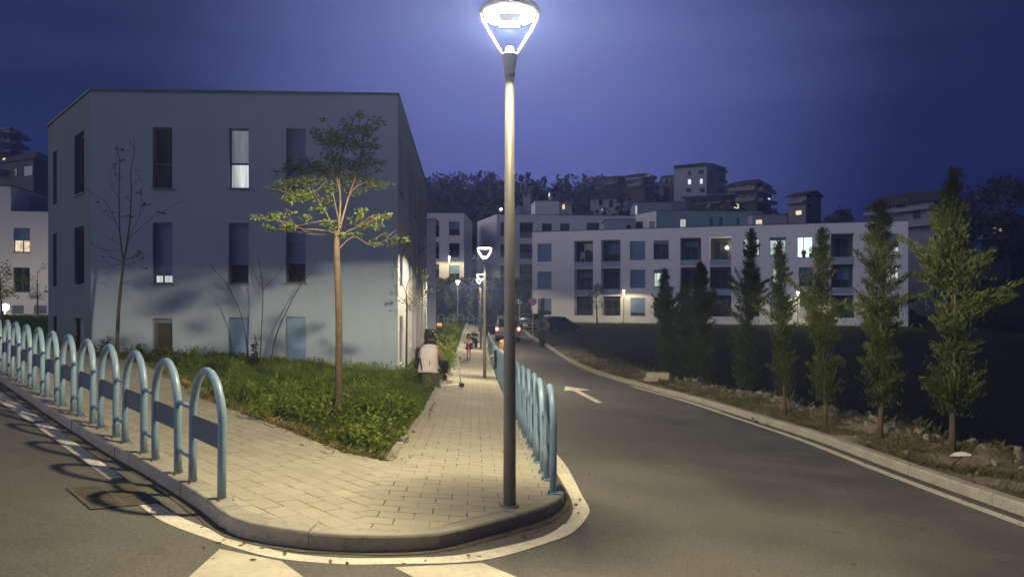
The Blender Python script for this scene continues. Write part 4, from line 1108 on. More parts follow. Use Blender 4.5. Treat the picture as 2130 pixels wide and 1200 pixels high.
def conifer(name, label, px, by, ty, dark=0.0, seed=1, girth=1.0, group='conifers along the right verge', clear=.8, Y=None, n=None, arms=3):
    rnd = random.Random(seed)
    if Y is None:
        x, Y = G(px, by, .05)
    x = (px-CX)/F*Y; zb = T(x, Y)
    zt = (HY-ty)/F*Y+CZ; h = zt-zb
    r = thing(name, (x, Y, zb-.05), label, 'conifer', group, world=True)
    tr = MB(); lean = rnd.uniform(-.04, .04)
    path = [(x+lean*h*t+.03*math.sin(t*7+seed), Y+.02*math.cos(t*5+seed), zb-.06+h*t) for t in np.linspace(0, .97, 9)]
    tr.tube(path, [lerp(.060, .008, t**.7) for t in np.linspace(0, 1, 9)], 8)
    q = []
    def axis(t):
        k = t*8; i = min(7, int(k)); return Vector(path[i]).lerp(Vector(path[i+1]), k-i)
    nb = n or int(36*h)
    t0 = clear/h
    arms_ = [(rnd.uniform(.45, .72), rnd.choice((-1, 1))*rnd.uniform(.6, 1.0), rnd.uniform(1.5, 2.1)) for _ in range(arms)]
    ph = rnd.uniform(0, 6)
    def prof(t):
        if t < .40: return .16+.28*math.sin(min(1, max(0, (t-t0*.6)/(.40-t0*.6)))*math.pi)**.8
        if t < .74: return .16+.42*math.sin((t-.40)/.34*math.pi)**.9
        return .31*(1-t)/.26+.04
    P = []; Dv = []; Ln = []
    nb = n or int(20*h)
    for k in range(nb):
        t = t0+(1-t0)*(rnd.random()**.9); az = rnd.uniform(0, 2*math.pi)
        L = prof(t)*girth*rnd.uniform(.6, 1.5)*min(1.25, h/4.6); el = rnd.uniform(.15, .85)
        if k < len(arms_): t, c_, L0 = arms_[k]; az = math.acos(max(-1, min(1, c_)))*rnd.choice((1, -1)); L = .55*L0*girth; el = rnd.uniform(.25, .6)
        d = Vector((math.cos(az)*math.cos(el), math.sin(az)*math.cos(el), math.sin(el))); a = axis(t); cv = rnd.uniform(-.05, .30)
        if L > .2: tr.tube([a, a+d*L*.5, a+d*L*.92+Vector((0, 0, cv*L))], [.010, .006, .003], 3, False)
        m = int(40+330*L)
        for j in range(m):
            s_ = rnd.uniform(.05, 1.0); p = a+d*L*s_+Vector((0, 0, cv*L*s_*s_)); sp = .085*(1.05-.75*s_)
            P.append(p+Vector((rnd.gauss(0, sp), rnd.gauss(0, sp), rnd.gauss(0, sp*.8))))
            Dv.append((d+Vector((rnd.gauss(0, .45), rnd.gauss(0, .45), rnd.gauss(.25, .35)))).normalized())
    for j in range(int(900*h)):
        t = t0*.9+(1-t0*.9)*rnd.random(); sp = .42*prof(t)*girth; P.append(axis(t)+Vector((rnd.gauss(0, sp), rnd.gauss(0, sp), 0))); Dv.append(Vector((rnd.gauss(0, .5), rnd.gauss(0, .5), 1)).normalized())
    P = np.array(P); Dv = np.array(Dv); m = len(P)
    up = rng.normal(size=(m, 3)); s_ = np.cross(Dv, up); s_ /= np.linalg.norm(s_, axis=1)[:, None]
    L = rng.uniform(.05, .125, m)[:, None]; w_ = L*rng.uniform(.06, .12, m)[:, None]
    arr = np.stack([P-Dv*L*.3, P+s_*w_, P+Dv*L*.8, P-s_*w_], 1)
    tr.build('trunk', M_BARK, r, True)
    nmesh('crown', arr, 4, M_CYPD if dark else M_CYP, r); return r
conifer('conifer', 'nearest and tallest conifer of the right verge, with white litter at its foot', 1985, 950, 330, 0, 11, .95, arms=4)
conifer('conifer', 'second conifer from the right on the verge, before the end of the white block', 1833, 911, 397, 0, 12, .92, arms=4, n=92)
conifer('conifer', 'third conifer from the right on the verge, thin bare stem low down', 1716, 889, 458, 0, 13, .82, arms=4, n=76)
conifer('conifer', 'fourth conifer from the right on the verge, small and open, before lit windows', 1631, 862, 487, 0, 14, .72, arms=4, n=62)
conifer('conifer', 'dense dark conifer, fifth from the right on the verge', 1549, 818, 463, 1, 15, 1.08, clear=.25, arms=4, n=120)
conifer('conifer', 'dense dark conifer, sixth from the right, with rubble at its foot', 1461, 803, 537, 1, 16, 1.15, clear=.2, arms=3, n=200)
conifer('conifer', 'dark conifer squeezed between the sixth one and the leftmost of the row', 1425, 797, 575, 1, 17, 1.0, clear=.2, arms=2, n=180)
conifer('conifer', 'leftmost conifer of the right verge row, by the concrete block', 1388, 793, 550, 1, 18, 1.0, clear=.2, arms=3, n=200)
conifer('conifer', 'small narrow dark conifer by the round red sign and parked car', 1127, 699, 616, 1, 19, .62, group=None, clear=.3, Y=50, arms=0)

def tree(name, label, px, Y, base_z, h, cw, ch, nl, ls, leaf, bark, cat='tree', group=None, trunk=.05, seed=1, fork=.4, flat=.9, stems=1):
    rnd = random.Random(seed); x = (px-CX)/F*Y; r = thing(name, (x, Y, base_z-.05), label, cat, group, world=True)
    mb = MB(); P = []; base = Vector((x, Y, base_z-.1)); top = base+Vector((rnd.uniform(-.05, .05)*h, 0, h*.9))
    f = base.lerp(top, fork); mb.tube([base, base.lerp(f, .5)+Vector((.02*h*rnd.uniform(-1, 1), 0, 0)), f, top], [trunk, trunk*.85, trunk*.7, trunk*.15], 7)
    cz = base_z+h-ch/2; nb = 22
    for k in range(nb):
        a = rnd.uniform(0, 6.283); rr = rnd.uniform(.35, 1)**.6*cw/2; zz = rnd.uniform(-1, 1)*ch/2
        e_ = Vector((x+math.cos(a)*rr*math.sqrt(max(.05, 1-(2*zz/ch)**2)), Y+math.sin(a)*rr*math.sqrt(max(.05, 1-(2*zz/ch)**2)), cz+zz))
        s_ = f.lerp(top, min(.95, max(0, (e_.z-f.z)/(top.z-f.z+1e-6)-.25)))
        mb.tube([s_, (s_+e_)/2+Vector((0, 0, .05*h*.3)), e_], [trunk*.28, trunk*.18, trunk*.06], 4, False)
        P.append(clump(e_, cw*.17, max(3, int(nl/nb)), flat))
    mb.build('trunk', bark, r, True); nmesh('crown', leafquads(np.concatenate(P), ls, .3), 4, leaf, r); return r
px = lambda p, Y: (p-CX)/F*Y
tree('broadleaf_tree', 'small thin-leaved tree on the lawn before the balconies of the right block', 1242, 72.5, T(px(1242, 72.5), 72.5), 4.0, 2.0, 2.3, 620, .16, M_LEAFD, M_BARKD, seed=3, trunk=.09)
tree('broadleaf_tree', 'bright green lamp-lit tree at the left corner of the right block', 1094, 84, T(px(1094, 84), 84), 4.6, 3.4, 3.6, 1500, .26, M_LEAF, M_BARKD, seed=5, trunk=.1, fork=.25)
tree('sapling', 'small yellow-green sapling beside the blue and red signs', 1013, 57, S(0, 57)-.1, 4.5, 1.4, 1.5, 260, .16, M_LEAF, M_BARKD, seed=6, trunk=.035, fork=.7)
tree('poplar_sapling', 'narrow bright green sapling at the far end of the footpath', 977, 71, S(-4, 71), 3.3, .75, 2.3, 420, .16, M_LEAF, M_BARKD, seed=7, trunk=.03)
tree('broadleaf_tree', 'leafy tree at the left edge, beside the glaring lamp', 3, 48, S(-34, 48), 3.6, 2.6, 2.2, 900, .18, M_LEAF, M_BARKD, seed=8, trunk=.07)
tree('broadleaf_tree', 'small thin tree before the pale block at the left edge', 78, 50, S(-33, 50), 3.7, 1.9, 2.4, 260, .14, M_LEAFD, M_BARKD, seed=9, trunk=.06)
tree('broadleaf_tree', 'wide dark tree on the hill beside the lone grey house', 1745, 120, T(px(1745, 120), 120)-1, 12, 9, 9, 2600, .8, M_FOREST, M_BARKD, seed=10, trunk=.25)
tree('broadleaf_tree', 'dark tree at the far right edge, beyond the big gabled house', 2090, 100, T(px(2090, 100), 100)-.5, 14, 10, 10, 2600, .8, M_FOREST, M_BARKD, seed=11, trunk=.25)
tree('broadleaf_tree', 'low dark tree between the gabled house and the far right edge', 2010, 112, T(px(2010, 112), 112)-.5, 12, 9, 8, 2200, .8, M_FOREST, M_BARKD, seed=12, trunk=.25)
tree('broadleaf_tree', 'tall dark purple-leaved tree at the end of the footpath, before the bank', 953, 78, S(-6, 78), 5.0, 3.6, 3.6, 900, .26, M_LEAFD, M_BARKD, seed=13, trunk=.08)
def shrub(label, px_, Y, h, wd, nl, leaf, ls=.075, seed=1, name='shrub', cat='shrub', dx=0, zfn=S, group=None):
    rnd = random.Random(seed); x = (px_-CX)/F*Y; z = zfn(x, Y); r = thing(name, (x, Y, z-.03), label, cat, group, world=True)
    mb = MB(); P = []
    for k in range(max(8, int(wd*14))):
        a = rnd.uniform(0, 6.283); rr = rnd.random()**.6*wd/2; e_ = Vector((x+math.cos(a)*rr, Y+math.sin(a)*rr, z+h*rnd.uniform(.35, 1.0)*(1-.35*(rr/(wd/2))**2)))
        b0 = Vector((x+math.cos(a)*rr*.3, Y+math.sin(a)*rr*.3, z-.05)); mb.tube([b0, (b0+e_)/2+Vector((0, 0, .05)), e_], [.012, .008, .003], 4, False)
        for t in np.linspace(.35, 1, 4): P.append(clump(b0.lerp(e_, t), .13*max(.6, h), max(3, int(nl/40)), .8))
    mb.build('stems', M_BARKD, r); nmesh('leaves', leafquads(np.concatenate(P), ls, .4), 4, leaf, r); return r
sh = shrub('tall leafy shrub with an orange bloom beside the footpath, past the seated people', 912, 26.5, 1.9, 1.25, 800, M_WEED, .10, 2)
q = MB(); fx = W(913.5, 677, 26.0)
for k in range(9):
    a = k*.7; q.ball((fx.x+.05*math.cos(a), fx.y+.05*math.sin(a), fx.z+.02*(k % 3)), .05, 6, 5)
q.build('flower', mat('orange_flower', (.75, .22, .08), (.8, .30, .12), 9, .7), sh)
shrub('rounded leafy shrub against the lawn edge, just past the seated people', 908, 24.0, 1.25, 1.3, 700, M_WEED, .09, 3)
shrub('leafy shrub beside the child on the footpath', 924, 33, 1.8, 1.1, 600, M_LEAFD, .11, 4)
shrub('tall loose shrub beyond the child, left of the footpath', 934, 46, 2.3, 1.2, 500, M_WEED, .13, 5)
shrub('low shrub at the foot of the thin saplings by the blue wall', 533, 20.0, 1.15, .55, 420, M_LEAFD, .075, 6)
for k_, (pp, Y_, hh, ww) in enumerate(((208, 20.3, .62, .9), (298, 19.6, .55, .7), (352, 19.0, .55, .9), (448, 18.6, .45, .6))):
    shrub(('leafy shrub behind the hoops, left of the bare tree', 'leafy shrub just right of the bare tree foot', 'leafy shrub below the brown curtained window', 'small leafy shrub left of the thin saplings')[k_], pp, Y_, hh, ww, 420, M_LEAFD, .075, 20+k_, group='shrubs along the blue wall')
shrub('small dark bush on the verge beside the fourth conifer', 1590, 17.6, .5, 1.2, 420, M_CYPD, .06, 31, zfn=T)

# grass of the lawn: blades, thinning with distance
def scatter(n, poly, weight=None):
    P = np.array(poly); x0, y0 = P.min(0); x1, y1 = P.max(0); out = []
    while sum(len(o) for o in out) < n:
        x = rng.uniform(x0, x1, n*2); y = rng.uniform(y0, y1, n*2); k = inpoly(x, y, poly)
        if weight is not None: k &= rng.uniform(0, 1, n*2) < weight(x, y)
        out.append(np.stack([x[k], y[k]], 1))
    return np.concatenate(out)[:n]
def blades(P, hmin, hmax, wd, zfn=S, lean=.5):
    n = len(P); z = np.array([zfn(a, b) for a, b in P]); h = rng.uniform(hmin, hmax, n)*(hmax and 1)
    az = rng.uniform(0, 2*np.pi, n); d = np.stack([np.cos(az), np.sin(az), np.zeros(n)], 1); s_ = np.stack([-np.sin(az), np.cos(az), np.zeros(n)], 1)
    b = np.stack([P[:, 0], P[:, 1], z-.02], 1); l = rng.uniform(.1, lean, n)[:, None]*h[:, None]; w_ = (wd*rng.uniform(.6, 1.3, n))[:, None]
    # face the blades every way, bend the tip
    up = np.array([0, 0, 1.0])[None]
    m = b+d*l*.35+up*h[:, None]*.6; t = b+d*l+up*h[:, None]
    return np.stack([b-s_*w_*.5, b+s_*w_*.5, m+s_*w_*.45, t], 1), np.stack([b-s_*w_*.5, m+s_*w_*.45, t, m-s_*w_*.45], 1)
near = [(-9.5, 22.2)] + [p for p in GL if p[0] > -10] + [] 
nearp = [p for p in GL if p[1] < 20.5][::-1] + list(offset(PL, .12))[:5]
nearp = [p for p in reversed([q for q in GL if q[1] < 20])] + [p for p in offset(PL, .13)[:6] if p[1] < 24] + [(-3.2, 24), (-3.5, 22.6), (-13, 22.2), (-15.5, 24)]
def dens(x, y): return np.clip((10.5/np.maximum(y, 8))**1.6, .12, 1)
def patch(x, y): return .55+.45*np.sin(x*1.3+1.1*np.sin(y*.9))*np.cos(y*1.15+.6*x)
P = scatter(95000, nearp, dens)
hk = (.6+.7*np.clip(patch(P[:, 0], P[:, 1]), 0, 1))
d_edge = np.min([np.hypot(P[:, 0]-a, P[:, 1]-b) for a, b in resample(GL[:10], .3)], axis=0)
d_edge = np.minimum(d_edge, np.min([np.hypot(P[:, 0]-a, P[:, 1]-b)+.15 for a, b in resample(PL[:4], .3)], axis=0))
hk *= np.clip(.16+d_edge/2.3, .16, 1)*np.clip(.35+patch(P[:, 0]*2.3, P[:, 1]*2.1+1), .4, 1.15)
A1, _ = blades(P, .12, .32, .013)
z0_ = A1[:, 0:1, 2:3]; A1[:, :, 2:3] = z0_+(A1[:, :, 2:3]-z0_)*hk[:, None, None]
tag(nmesh('grass', A1, 4, M_GRASS), kind='stuff')
farp = [(-9, 22.2+2), (-17.8, 27.4), (-17.7, 41), (-30, 52), (-36, 52), (-60, 50), (-52, 44)] + [p for p in reversed(GL) if p[0] < -15.5]
P = scatter(26000, farp); A2, _ = blades(P, .08, .22, .03); tag(nmesh('grass', A2, 4, M_GRASS), kind='stuff')
stripp = [p for p in offset(PL, .15) if p[1] > 22] + [(-7.5, 58), (-6.6, 58), (-5.2, 42.2), (-3.75, 23.2)]
P = scatter(16000, stripp); A3, _ = blades(P, .08, .30, .022); tag(nmesh('grass', A3, 4, M_GRASS), kind='stuff')
# broad-leaved weeds in loose tufts
W_ = scatter(330, nearp, lambda x, y: np.clip(.06+.9*(y < 13.8)+.45*(y > 20.3), 0, 1)*np.clip(patch(x*2.1+.7, y*1.9)*1.6-.35, .0, 1)); Pp = []
for (a, b) in W_:
    de = min(math.hypot(a-p[0], b-p[1]) for p in GL[:9])
    if de < .30 or random.random() > de/1.6: continue
    h = random.uniform(.14, .34)+.22*random.random()**3; zz = S(a, b)
    for s_ in range(random.randint(3, 7)):
        ox, oy = random.gauss(0, .10), random.gauss(0, .10)
        for t in np.linspace(.3, 1, 5): Pp.append(clump((a+ox*(1+t*.6), b+oy*(1+t*.6), zz+h*t), .035, 4, .7))
tag(nmesh('weeds', leafquads(np.concatenate(Pp), .068, .4, 1, .5), 4, M_WEED), kind='stuff')
# dry fringe along the paving edge
gp = resample(GL[:9], .02); P = np.array([(p[0]+random.gauss(.0, .09)+.06, p[1]+random.gauss(.05, .09)+.06) for p in gp for _ in range(11) if vnoise(p[0], p[1], 1.9) > -.35])
A4, _ = blades(P, .015, .08, .011, lean=2.2); tag(nmesh('dry_grass', A4, 4, leafmat('straw', (.30, .23, .11), (.40, .31, .16), (.22, .17, .08), .3)), kind='stuff')
# weeds in the paving joints
# verge on the right: sparse grass, dry stalks
def vpoly(w0, w1, y1):
    l = [p for p in KR if p[1] < y1]; return [(p[0]+w0, p[1]) for p in l]+[(p[0]+w1, p[1]) for p in reversed(l)]
P = scatter(30000, vpoly(.25, 2.0, 40), lambda x, y: np.clip(patch(x*1.7, y*1.3)-.15, 0, 1)*np.clip((12/np.maximum(y, 8)), .2, 1)); A5, _ = blades(P, .025, .11, .009, T, 1.3)
tag(nmesh('grass', A5, 4, leafmat('verge_grass', (.05, .068, .016), (.095, .10, .028), (.12, .10, .045), .3)), kind='stuff')
P = scatter(2600, vpoly(.25, 2.6, 46), lambda x, y: np.clip(patch(y*1.4, x*2)-.5, 0, 1)+.5*((y > 25) & (y < 42))*np.clip(patch(y*2, x*3), 0, 1)); A6, _ = blades(P, .04, .20, .009, T, 1.6); tag(nmesh('dry_grass', A6, 4, M_DRY), kind='stuff')
P = scatter(9000, vpoly(2.3, 6, 48), lambda x, y: np.clip(patch(y, x), 0, 1)); A7, _ = blades(P, .08, .32, .03, T, 1.0); tag(nmesh('grass', A7, 4, leafmat('slope_grass', (.040, .050, .018), (.07, .075, .028), None, .2)), kind='stuff')
lawnr = [tuple(FA+FN*.3), tuple(FA+FN*9), tuple(FB+FN*9), tuple(FB+FN*.3)]
P = scatter(14000, lawnr); A8, _ = blades(P, .06, .22, .05, T); tag(nmesh('grass', A8, 4, M_GRASS), kind='stuff')
# ground cover on the bank below the terrace
P = scatter(9000, [(-22, 85), (20, 85), (20, 95), (-22, 95)]); A9, _ = blades(P, .2, .6, .10, T, 1.2); tag(nmesh('ground_cover', A9, 4, leafmat('bank_cover', (.05, .045, .033), (.075, .065, .048), (.035, .042, .022), .2)), kind='stuff')
q = MB()
for i in range(22): q.box((-21+i*2, 95.3, TZ+.0), (1.98, .25, .5))
tag(q.build('retaining_wall', M_CONC), 'low concrete retaining edge along the top of the bank below the terrace', 'wall')

# rubble: loose stones on the verge
M_ROCK = mat('limestone', (.22, .20, .17), (.14, .13, .11), 4, .95, .9, 18, c3=(.30, .27, .23))
def rock(mb, c, r, rnd):
    M = Matrix.Rotation(rnd.uniform(0, 6), 3, Vector((rnd.gauss(0, 1), rnd.gauss(0, 1), rnd.gauss(0, 1))).normalized())
    i0 = len(mb.v); mb.ball(c, r, 7, 5, (1, rnd.uniform(.5, .95), rnd.uniform(.3, .6)), M)
    for k in range(i0, len(mb.v)):
        v = Vector(mb.v[k])-Vector(c); mb.v[k] = tuple(Vector(c)+v*rnd.uniform(.6, 1.25))
rr = random.Random(5); mb = MB()
for k in range(650):
    y = rr.uniform(9.5, 34); x = krx(y)+rr.choice((rr.gauss(1.9, .35), rr.uniform(.4, 2.4))); rock(mb, (x, y, T(x, y)+.005), rr.uniform(.02, 1.0)**1.6*.10*(1.4 if x-krx(y) > 1.5 else .6)+.012, rr)
tag(mb.build('rubble', M_ROCK), kind='stuff')
big = [(2075,938,.24,'big pale rock on the verge, right of the nearest conifer'),(2035,915,.20,'squat rock behind the foot of the nearest conifer'),(1905,893,.22,'flat rock on the verge between the two nearest conifers'),(2100,960,.14,'small rock below the big pale rock at the right edge'),(1800,872,.2,'pale rock heap stone beside the second conifer'),(1690,848,.2,'pale stone beside the fourth conifer foot'),(1441,818,.14,'reddish stone at the foot of the dense dark conifers'),(1500,835,.16,'pale stone on the verge below the dark conifers')]
for a, b_, r_, lab in big:
    p = G(a, b_, .1); q = MB(); 
    for j in range(3): rock(q, (p[0]+rr.uniform(-.12, .12), p[1]+rr.uniform(-.1, .1), T(*p)+r_*.2), r_*rr.uniform(.7, 1.1), rr) if j == 0 else None
    tag(q.build('rock', M_ROCK), lab, 'rock', 'rocks on the verge')
q = MB(); p = Vector(G(1362, 797, 0)); z = T(p[0], p[1])
q.box((p[0]+.22, p[1]+.35, z+.16), (.95, .55, .40), R(-18)); q.box((p[0]-.1, p[1]+.22, z+.02), (.6, .5, .3), R(-14))
tag(q.build('concrete_block', M_CONC, bev=.02), 'broken pale concrete block at the left end of the conifer row', 'concrete block')
q = MB(); p = Vector(G(2003, 956, .05)); z = T(p[0], p[1])+.03
for k in range(6):
    a = k*1.05; a2 = a+1.05; r_ = .12+.05*(k % 2); r2 = .12+.05*((k+1) % 2)
    q.poly([(p[0], p[1], z+.075), (p[0]+r_*math.cos(a)*1.4, p[1]+r_*math.sin(a), z+.02*(k % 3)), (p[0]+r2*math.cos(a2)*1.4, p[1]+r2*math.sin(a2), z+.02*((k+1) % 3))])
tag(q.build('litter', mat('white_paper', (.75, .74, .72), (.62, .61, .6), 9, .6)), 'crumpled white wrapper on the verge at the foot of the nearest conifer', 'litter')
# wood on the hill behind
P = []; rr = random.Random(8)
spots_ = [(rr.uniform(-75, 42), rr.uniform(125, 235)) for _ in range(330)] + [(rr.uniform(42, 190), rr.uniform(150, 260)) for _ in range(110)] + [(px(a, 205), 205+rr.uniform(-8, 8)) for a in range(890, 1260, 11)]
for a, b_ in spots_:
    if not (a < 42) and rr.random() < .3: continue
    h = rr.uniform(6, 11)*(1.25 if a < 42 else .8); z = T(a, b_); con = rr.random() < .5; n = 130; rad = h*(.20 if con else .28)
    t = rng.uniform(0, 1, n)**(.8); an = rng.uniform(0, 6.283, n); env = (1-t)*1.15+.03 if con else np.sqrt(np.clip(1-(2*np.clip(t, .1, 1)-1.05)**2, .03, 1))
    rd = rad*env*np.sqrt(rng.uniform(.2, 1, n)); P.append(np.stack([a+rd*np.cos(an), b_+rd*np.sin(an), z+h*(.12+.88*t)], 1))
tag(nmesh('forest', leafquads(np.concatenate(P), 1.15, .2, 1, .7), 4, M_FOREST), kind='stuff')

# scattered bits on the road and paving: dry leaves, grit
P = []; rr = random.Random(21)
for k in range(420):
    if k < 170: i = rr.randrange(len(KR)); y = rr.uniform(8, 30); x = krx(y)-abs(rr.gauss(0, .22))-.03; z = S(x, y)+ROAD+.012
    elif k < 300: q_ = rr.choice(offset(KERB, -abs(rr.gauss(0, .15))-.02)[24:-30]); x, y = q_[0]+rr.gauss(0, .05), q_[1]+rr.gauss(0, .05); z = S(x, y)+ROAD+.012
    else: x, y = rr.uniform(.9, 5), rr.uniform(5, 22); z = S(x, y)+ROAD+.012
    P.append((x, y, z))
tag(nmesh('leaf_litter', leafquads(P, .05, 2.5, .5, .6), 4, M_DRY), kind='stuff')
# ------------------------------------------------------------------ people
def skin(name, nodes, edges, m, parent, sub=2, loc=(0, 0, 0)):
    """one continuous surface grown round a skeleton; nodes: key -> (x, y, z, radius[, radius2])"""
    keys = list(nodes); idx = {k: i for i, k in enumerate(keys)}
    me = bpy.data.meshes.new(name); me.from_pydata([nodes[k][:3] for k in keys], [(idx[a], idx[b]) for a, b in edges], [])
    o = bpy.data.objects.new(name, me); COL.objects.link(o)
    md = o.modifiers.new('skin', 'SKIN'); md.use_smooth_shade = True; md.branch_smoothing = .4
    for i, k in enumerate(keys):
        v = me.skin_vertices[0].data[i]; n = nodes[k]; v.radius = (n[3], n[4] if len(n) > 4 else n[3]); v.use_root = (i == 0)
    s = o.modifiers.new('subdivision', 'SUBSURF'); s.levels = sub; s.render_levels = sub
    me.materials.append(m)
    # freeze the modifiers into a plain mesh
    dg = bpy.context.evaluated_depsgraph_get(); em = bpy.data.meshes.new_from_object(o.evaluated_get(dg))
    o.modifiers.clear(); o.data = em
    if parent: o.parent = parent
    return o
def hand(nodes, edges, wrist, side, dirv, key, curl=.5, s=1.0):
    """palm, four unequal bent fingers and a thumb from its side"""
    d = Vector(dirv).normalized(); a = Vector((0, 0, 1)).cross(d)
    a = a.normalized() if a.length > .1 else Vector((1, 0, 0)); n = d.cross(a).normalized()
    w = Vector(nodes[wrist][:3]); p = w+d*.055*s; nodes[key+'palm'] = (*p, .030*s, .018*s); edges.append((wrist, key+'palm'))
    for i, (off, L) in enumerate(((-.027, .068), (-.009, .078), (.009, .072), (.027, .056))):
        b = p+d*.030*s+a*off*s; t1 = b+(d-n*curl*.5).normalized()*L*.5*s; t2 = t1+(d-n*curl*1.5).normalized()*L*.5*s
        for j, q in enumerate((b, t1, t2)): nodes[key+'f%d%d' % (i, j)] = (*q, (.0095, .0085, .007)[j]*s)
        edges += [(key+'palm', key+'f%d0' % i), (key+'f%d0' % i, key+'f%d1' % i), (key+'f%d1' % i, key+'f%d2' % i)]
    b = w+d*.03*s-a*side*.03*s; t = b+(d*.6-a*side*.8).normalized()*.04*s; nodes[key+'t0'] = (*b, .011*s); nodes[key+'t1'] = (*t, .008*s)
    edges += [(wrist, key+'t0'), (key+'t0', key+'t1')]
M_SKIN = mat('skin', (.42, .25, .17), (.37, .21, .14), 12, .55)
M_SKIND = mat('tanned_skin', (.24, .13, .09), (.20, .11, .075), 12, .55)
M_HAIR = mat('black_hair', (.010, .009, .009), (.018, .014, .012), 25, .45, .4, 60)
M_HAIRB = mat('brown_hair', (.10, .05, .025), (.06, .03, .018), 25, .5, .4, 60)
M_HAIRF = mat('fair_hair', (.36, .22, .10), (.25, .15, .07), 25, .5, .4, 60)
M_VEST = mat('white_vest', (.62, .56, .57), (.54, .485, .50), 8, .85, .3, 30)
M_DARKC = mat('black_cloth', (.012, .012, .014), (.020, .019, .02), 10, .85, .3, 40)
M_WHITEC = mat('white_cloth', (.66, .62, .66), (.58, .54, .58), 8, .85, .3, 40)
M_REDC = mat('red_skirt', (.34, .025, .035), (.25, .018, .03), 8, .8, .3, 40)
M_SHOE = mat('pale_shoe', (.55, .44, .38), (.42, .33, .28), 10, .6)
M_EYE = mat('eye', (.02, .015, .012), rough=.2)
M_LIP = mat('lip', (.38, .13, .11), rough=.5)
def face_parts(body, c, fw, r):
    """eyes, brows, nose bridge, mouth and ears on a head centred at c, looking along fw"""
    c = Vector(c); fw = Vector(fw).normalized(); rt = fw.cross(Vector((0, 0, 1))).normalized(); up = rt.cross(fw)
    for s in (-1, 1):
        MB().ball(c+fw*r*.88+rt*s*r*.36+up*r*.06, r*.13, 8, 6).build('eye', M_EYE, body, True)
        MB().ball(c+rt*s*r*.93-up*r*.05, r*.24, 8, 6, (.5, .8, 1.1)).build('ear', M_SKIN, body, True)
    MB().ball(c+fw*r*1.0-up*r*.20, r*.17, 8, 6, (1, 1, 1.2)).build('nose', M_SKIN, body, True)
    MB().ball(c+fw*r*.86-up*r*.52, r*.2, 8, 6, (1.2, .6, .4)).build('mouth', M_LIP, body, True)
def seated(label, x, y, rz, skin_m, top_m, leg_m, hair_m, z, sc=1.0, lean=0.0, cross=False, hair='long', group=None, twist=0.0):
    p = thing('person', (x, y, z), label, 'person', group, rz); p.scale = (sc, sc, sc)
    L = lean
    n = {'pel': (0, 0, .50, .15, .12), 'sp': (0, -.03+L*.1, .68, .135, .11), 'ch': (0, -.01+L*.3, .90, .15, .11), 'nk': (0, .03+L*.5, 1.06, .05), 'hd': (0, .07+L*.65, 1.17, .082, .09), 'hd2': (0, .065+L*.68, 1.28, .078, .085)}
    e = [('pel', 'sp'), ('sp', 'ch'), ('ch', 'nk'), ('nk', 'hd'), ('hd', 'hd2')]
    for s, k in ((-1, 'l'), (1, 'r')):
        n[k+'sh'] = (s*.20, L*.35, .96, .058); n[k+'el'] = (s*.29, .02+L*.35, .72, .046); n[k+'wr'] = (s*.15, .24+L*.3, .585, .027)
        e += [('ch', k+'sh'), (k+'sh', k+'el'), (k+'el', k+'wr')]; hand(n, e, k+'wr', s, (-s*.35, .9, -.15), k)
        kx, ky, kz, az = (s*.12, .44, .53, .10)
        if cross and s == 1: kx, kz, az = .06, .60, .30
        n[k+'hp'] = (s*.09, .05, .50, .085); n[k+'kn'] = (kx, ky, kz, .062); n[k+'an'] = (kx+.02*s-(.0 if not (cross and s == 1) else .16), ky+.06, az, .038); n[k+'to'] = (n[k+'an'][0], ky+.22, az-.05, .03)
        e += [('pel', k+'hp'), (k+'hp', k+'kn'), (k+'kn', k+'an'), (k+'an', k+'to')]
    for k in [q for q in n if q[1:3] in ('hp', 'kn', 'an', 'to')]:
        v = Matrix.Rotation(twist, 3, 'Z') @ Vector(n[k][:3]); n[k] = (*v, *n[k][3:])
    body = skin('body', n, e, skin_m, p)
    g = lambda ks, dr: {k: (*n[k][:3], *(q+dr for q in n[k][3:])) for k in ks}
    ks = ['sp', 'pel', 'ch', 'lsh', 'rsh']; t = g(ks, .022); t['pel'] = (0, 0, .52, .23, .19); t['hem'] = (0, -.02, .36, .26, .22); t['sp'] = (0, -.03+L*.1, .70, .225, .17); t['ch'] = (0, -.01+L*.3, .90, .225, .15)
    for s, k in ((-1, 'l'), (1, 'r')): t[k+'sh'] = (s*.15, L*.35, .975, .085)
    if top_m is M_VEST:
        b = MB(); rg = []
        for (z_, rx_, ry_, oy_) in ((.36, .275, .235, .0), (.44, .27, .22, -.01), (.58, .245, .18, -.025+L*.05), (.72, .235, .16, -.03+L*.12), (.86, .240, .15, -.01+L*.27), (.95, .225, .125, L*.34), (1.01, .175, .095, .005+L*.40), (1.045, .085, .07, .02+L*.45)):
            rg.append([(rx_*math.copysign(abs(math.cos(a))**.75, math.cos(a)), oy_+ry_*math.sin(a)+.006*math.sin(a*7+z_*30), z_+(.012*math.sin(3*a) if z_ < .4 else 0)) for a in [2*math.pi*i/28 for i in range(28)]])
        n_ = 28; i0 = 0
        for r_ in rg: b.v += r_
        for k in range(len(rg)-1):
            for j in range(n_): b.f.append((k*n_+j, k*n_+(j+1) % n_, (k+1)*n_+(j+1) % n_, (k+1)*n_+j))
        b.build('vest', top_m, p, True)
    else: skin('shirt', t, [('sp', 'pel'), ('pel', 'hem'), ('sp', 'ch'), ('ch', 'lsh'), ('ch', 'rsh')], top_m, p)
    ks = ['pel', 'lhp', 'lkn', 'lan', 'rhp', 'rkn', 'ran']; t = g(ks, .016)
    skin('trousers', t, [('pel', 'lhp'), ('lhp', 'lkn'), ('lkn', 'lan'), ('pel', 'rhp'), ('rhp', 'rkn'), ('rkn', 'ran')], leg_m, p)
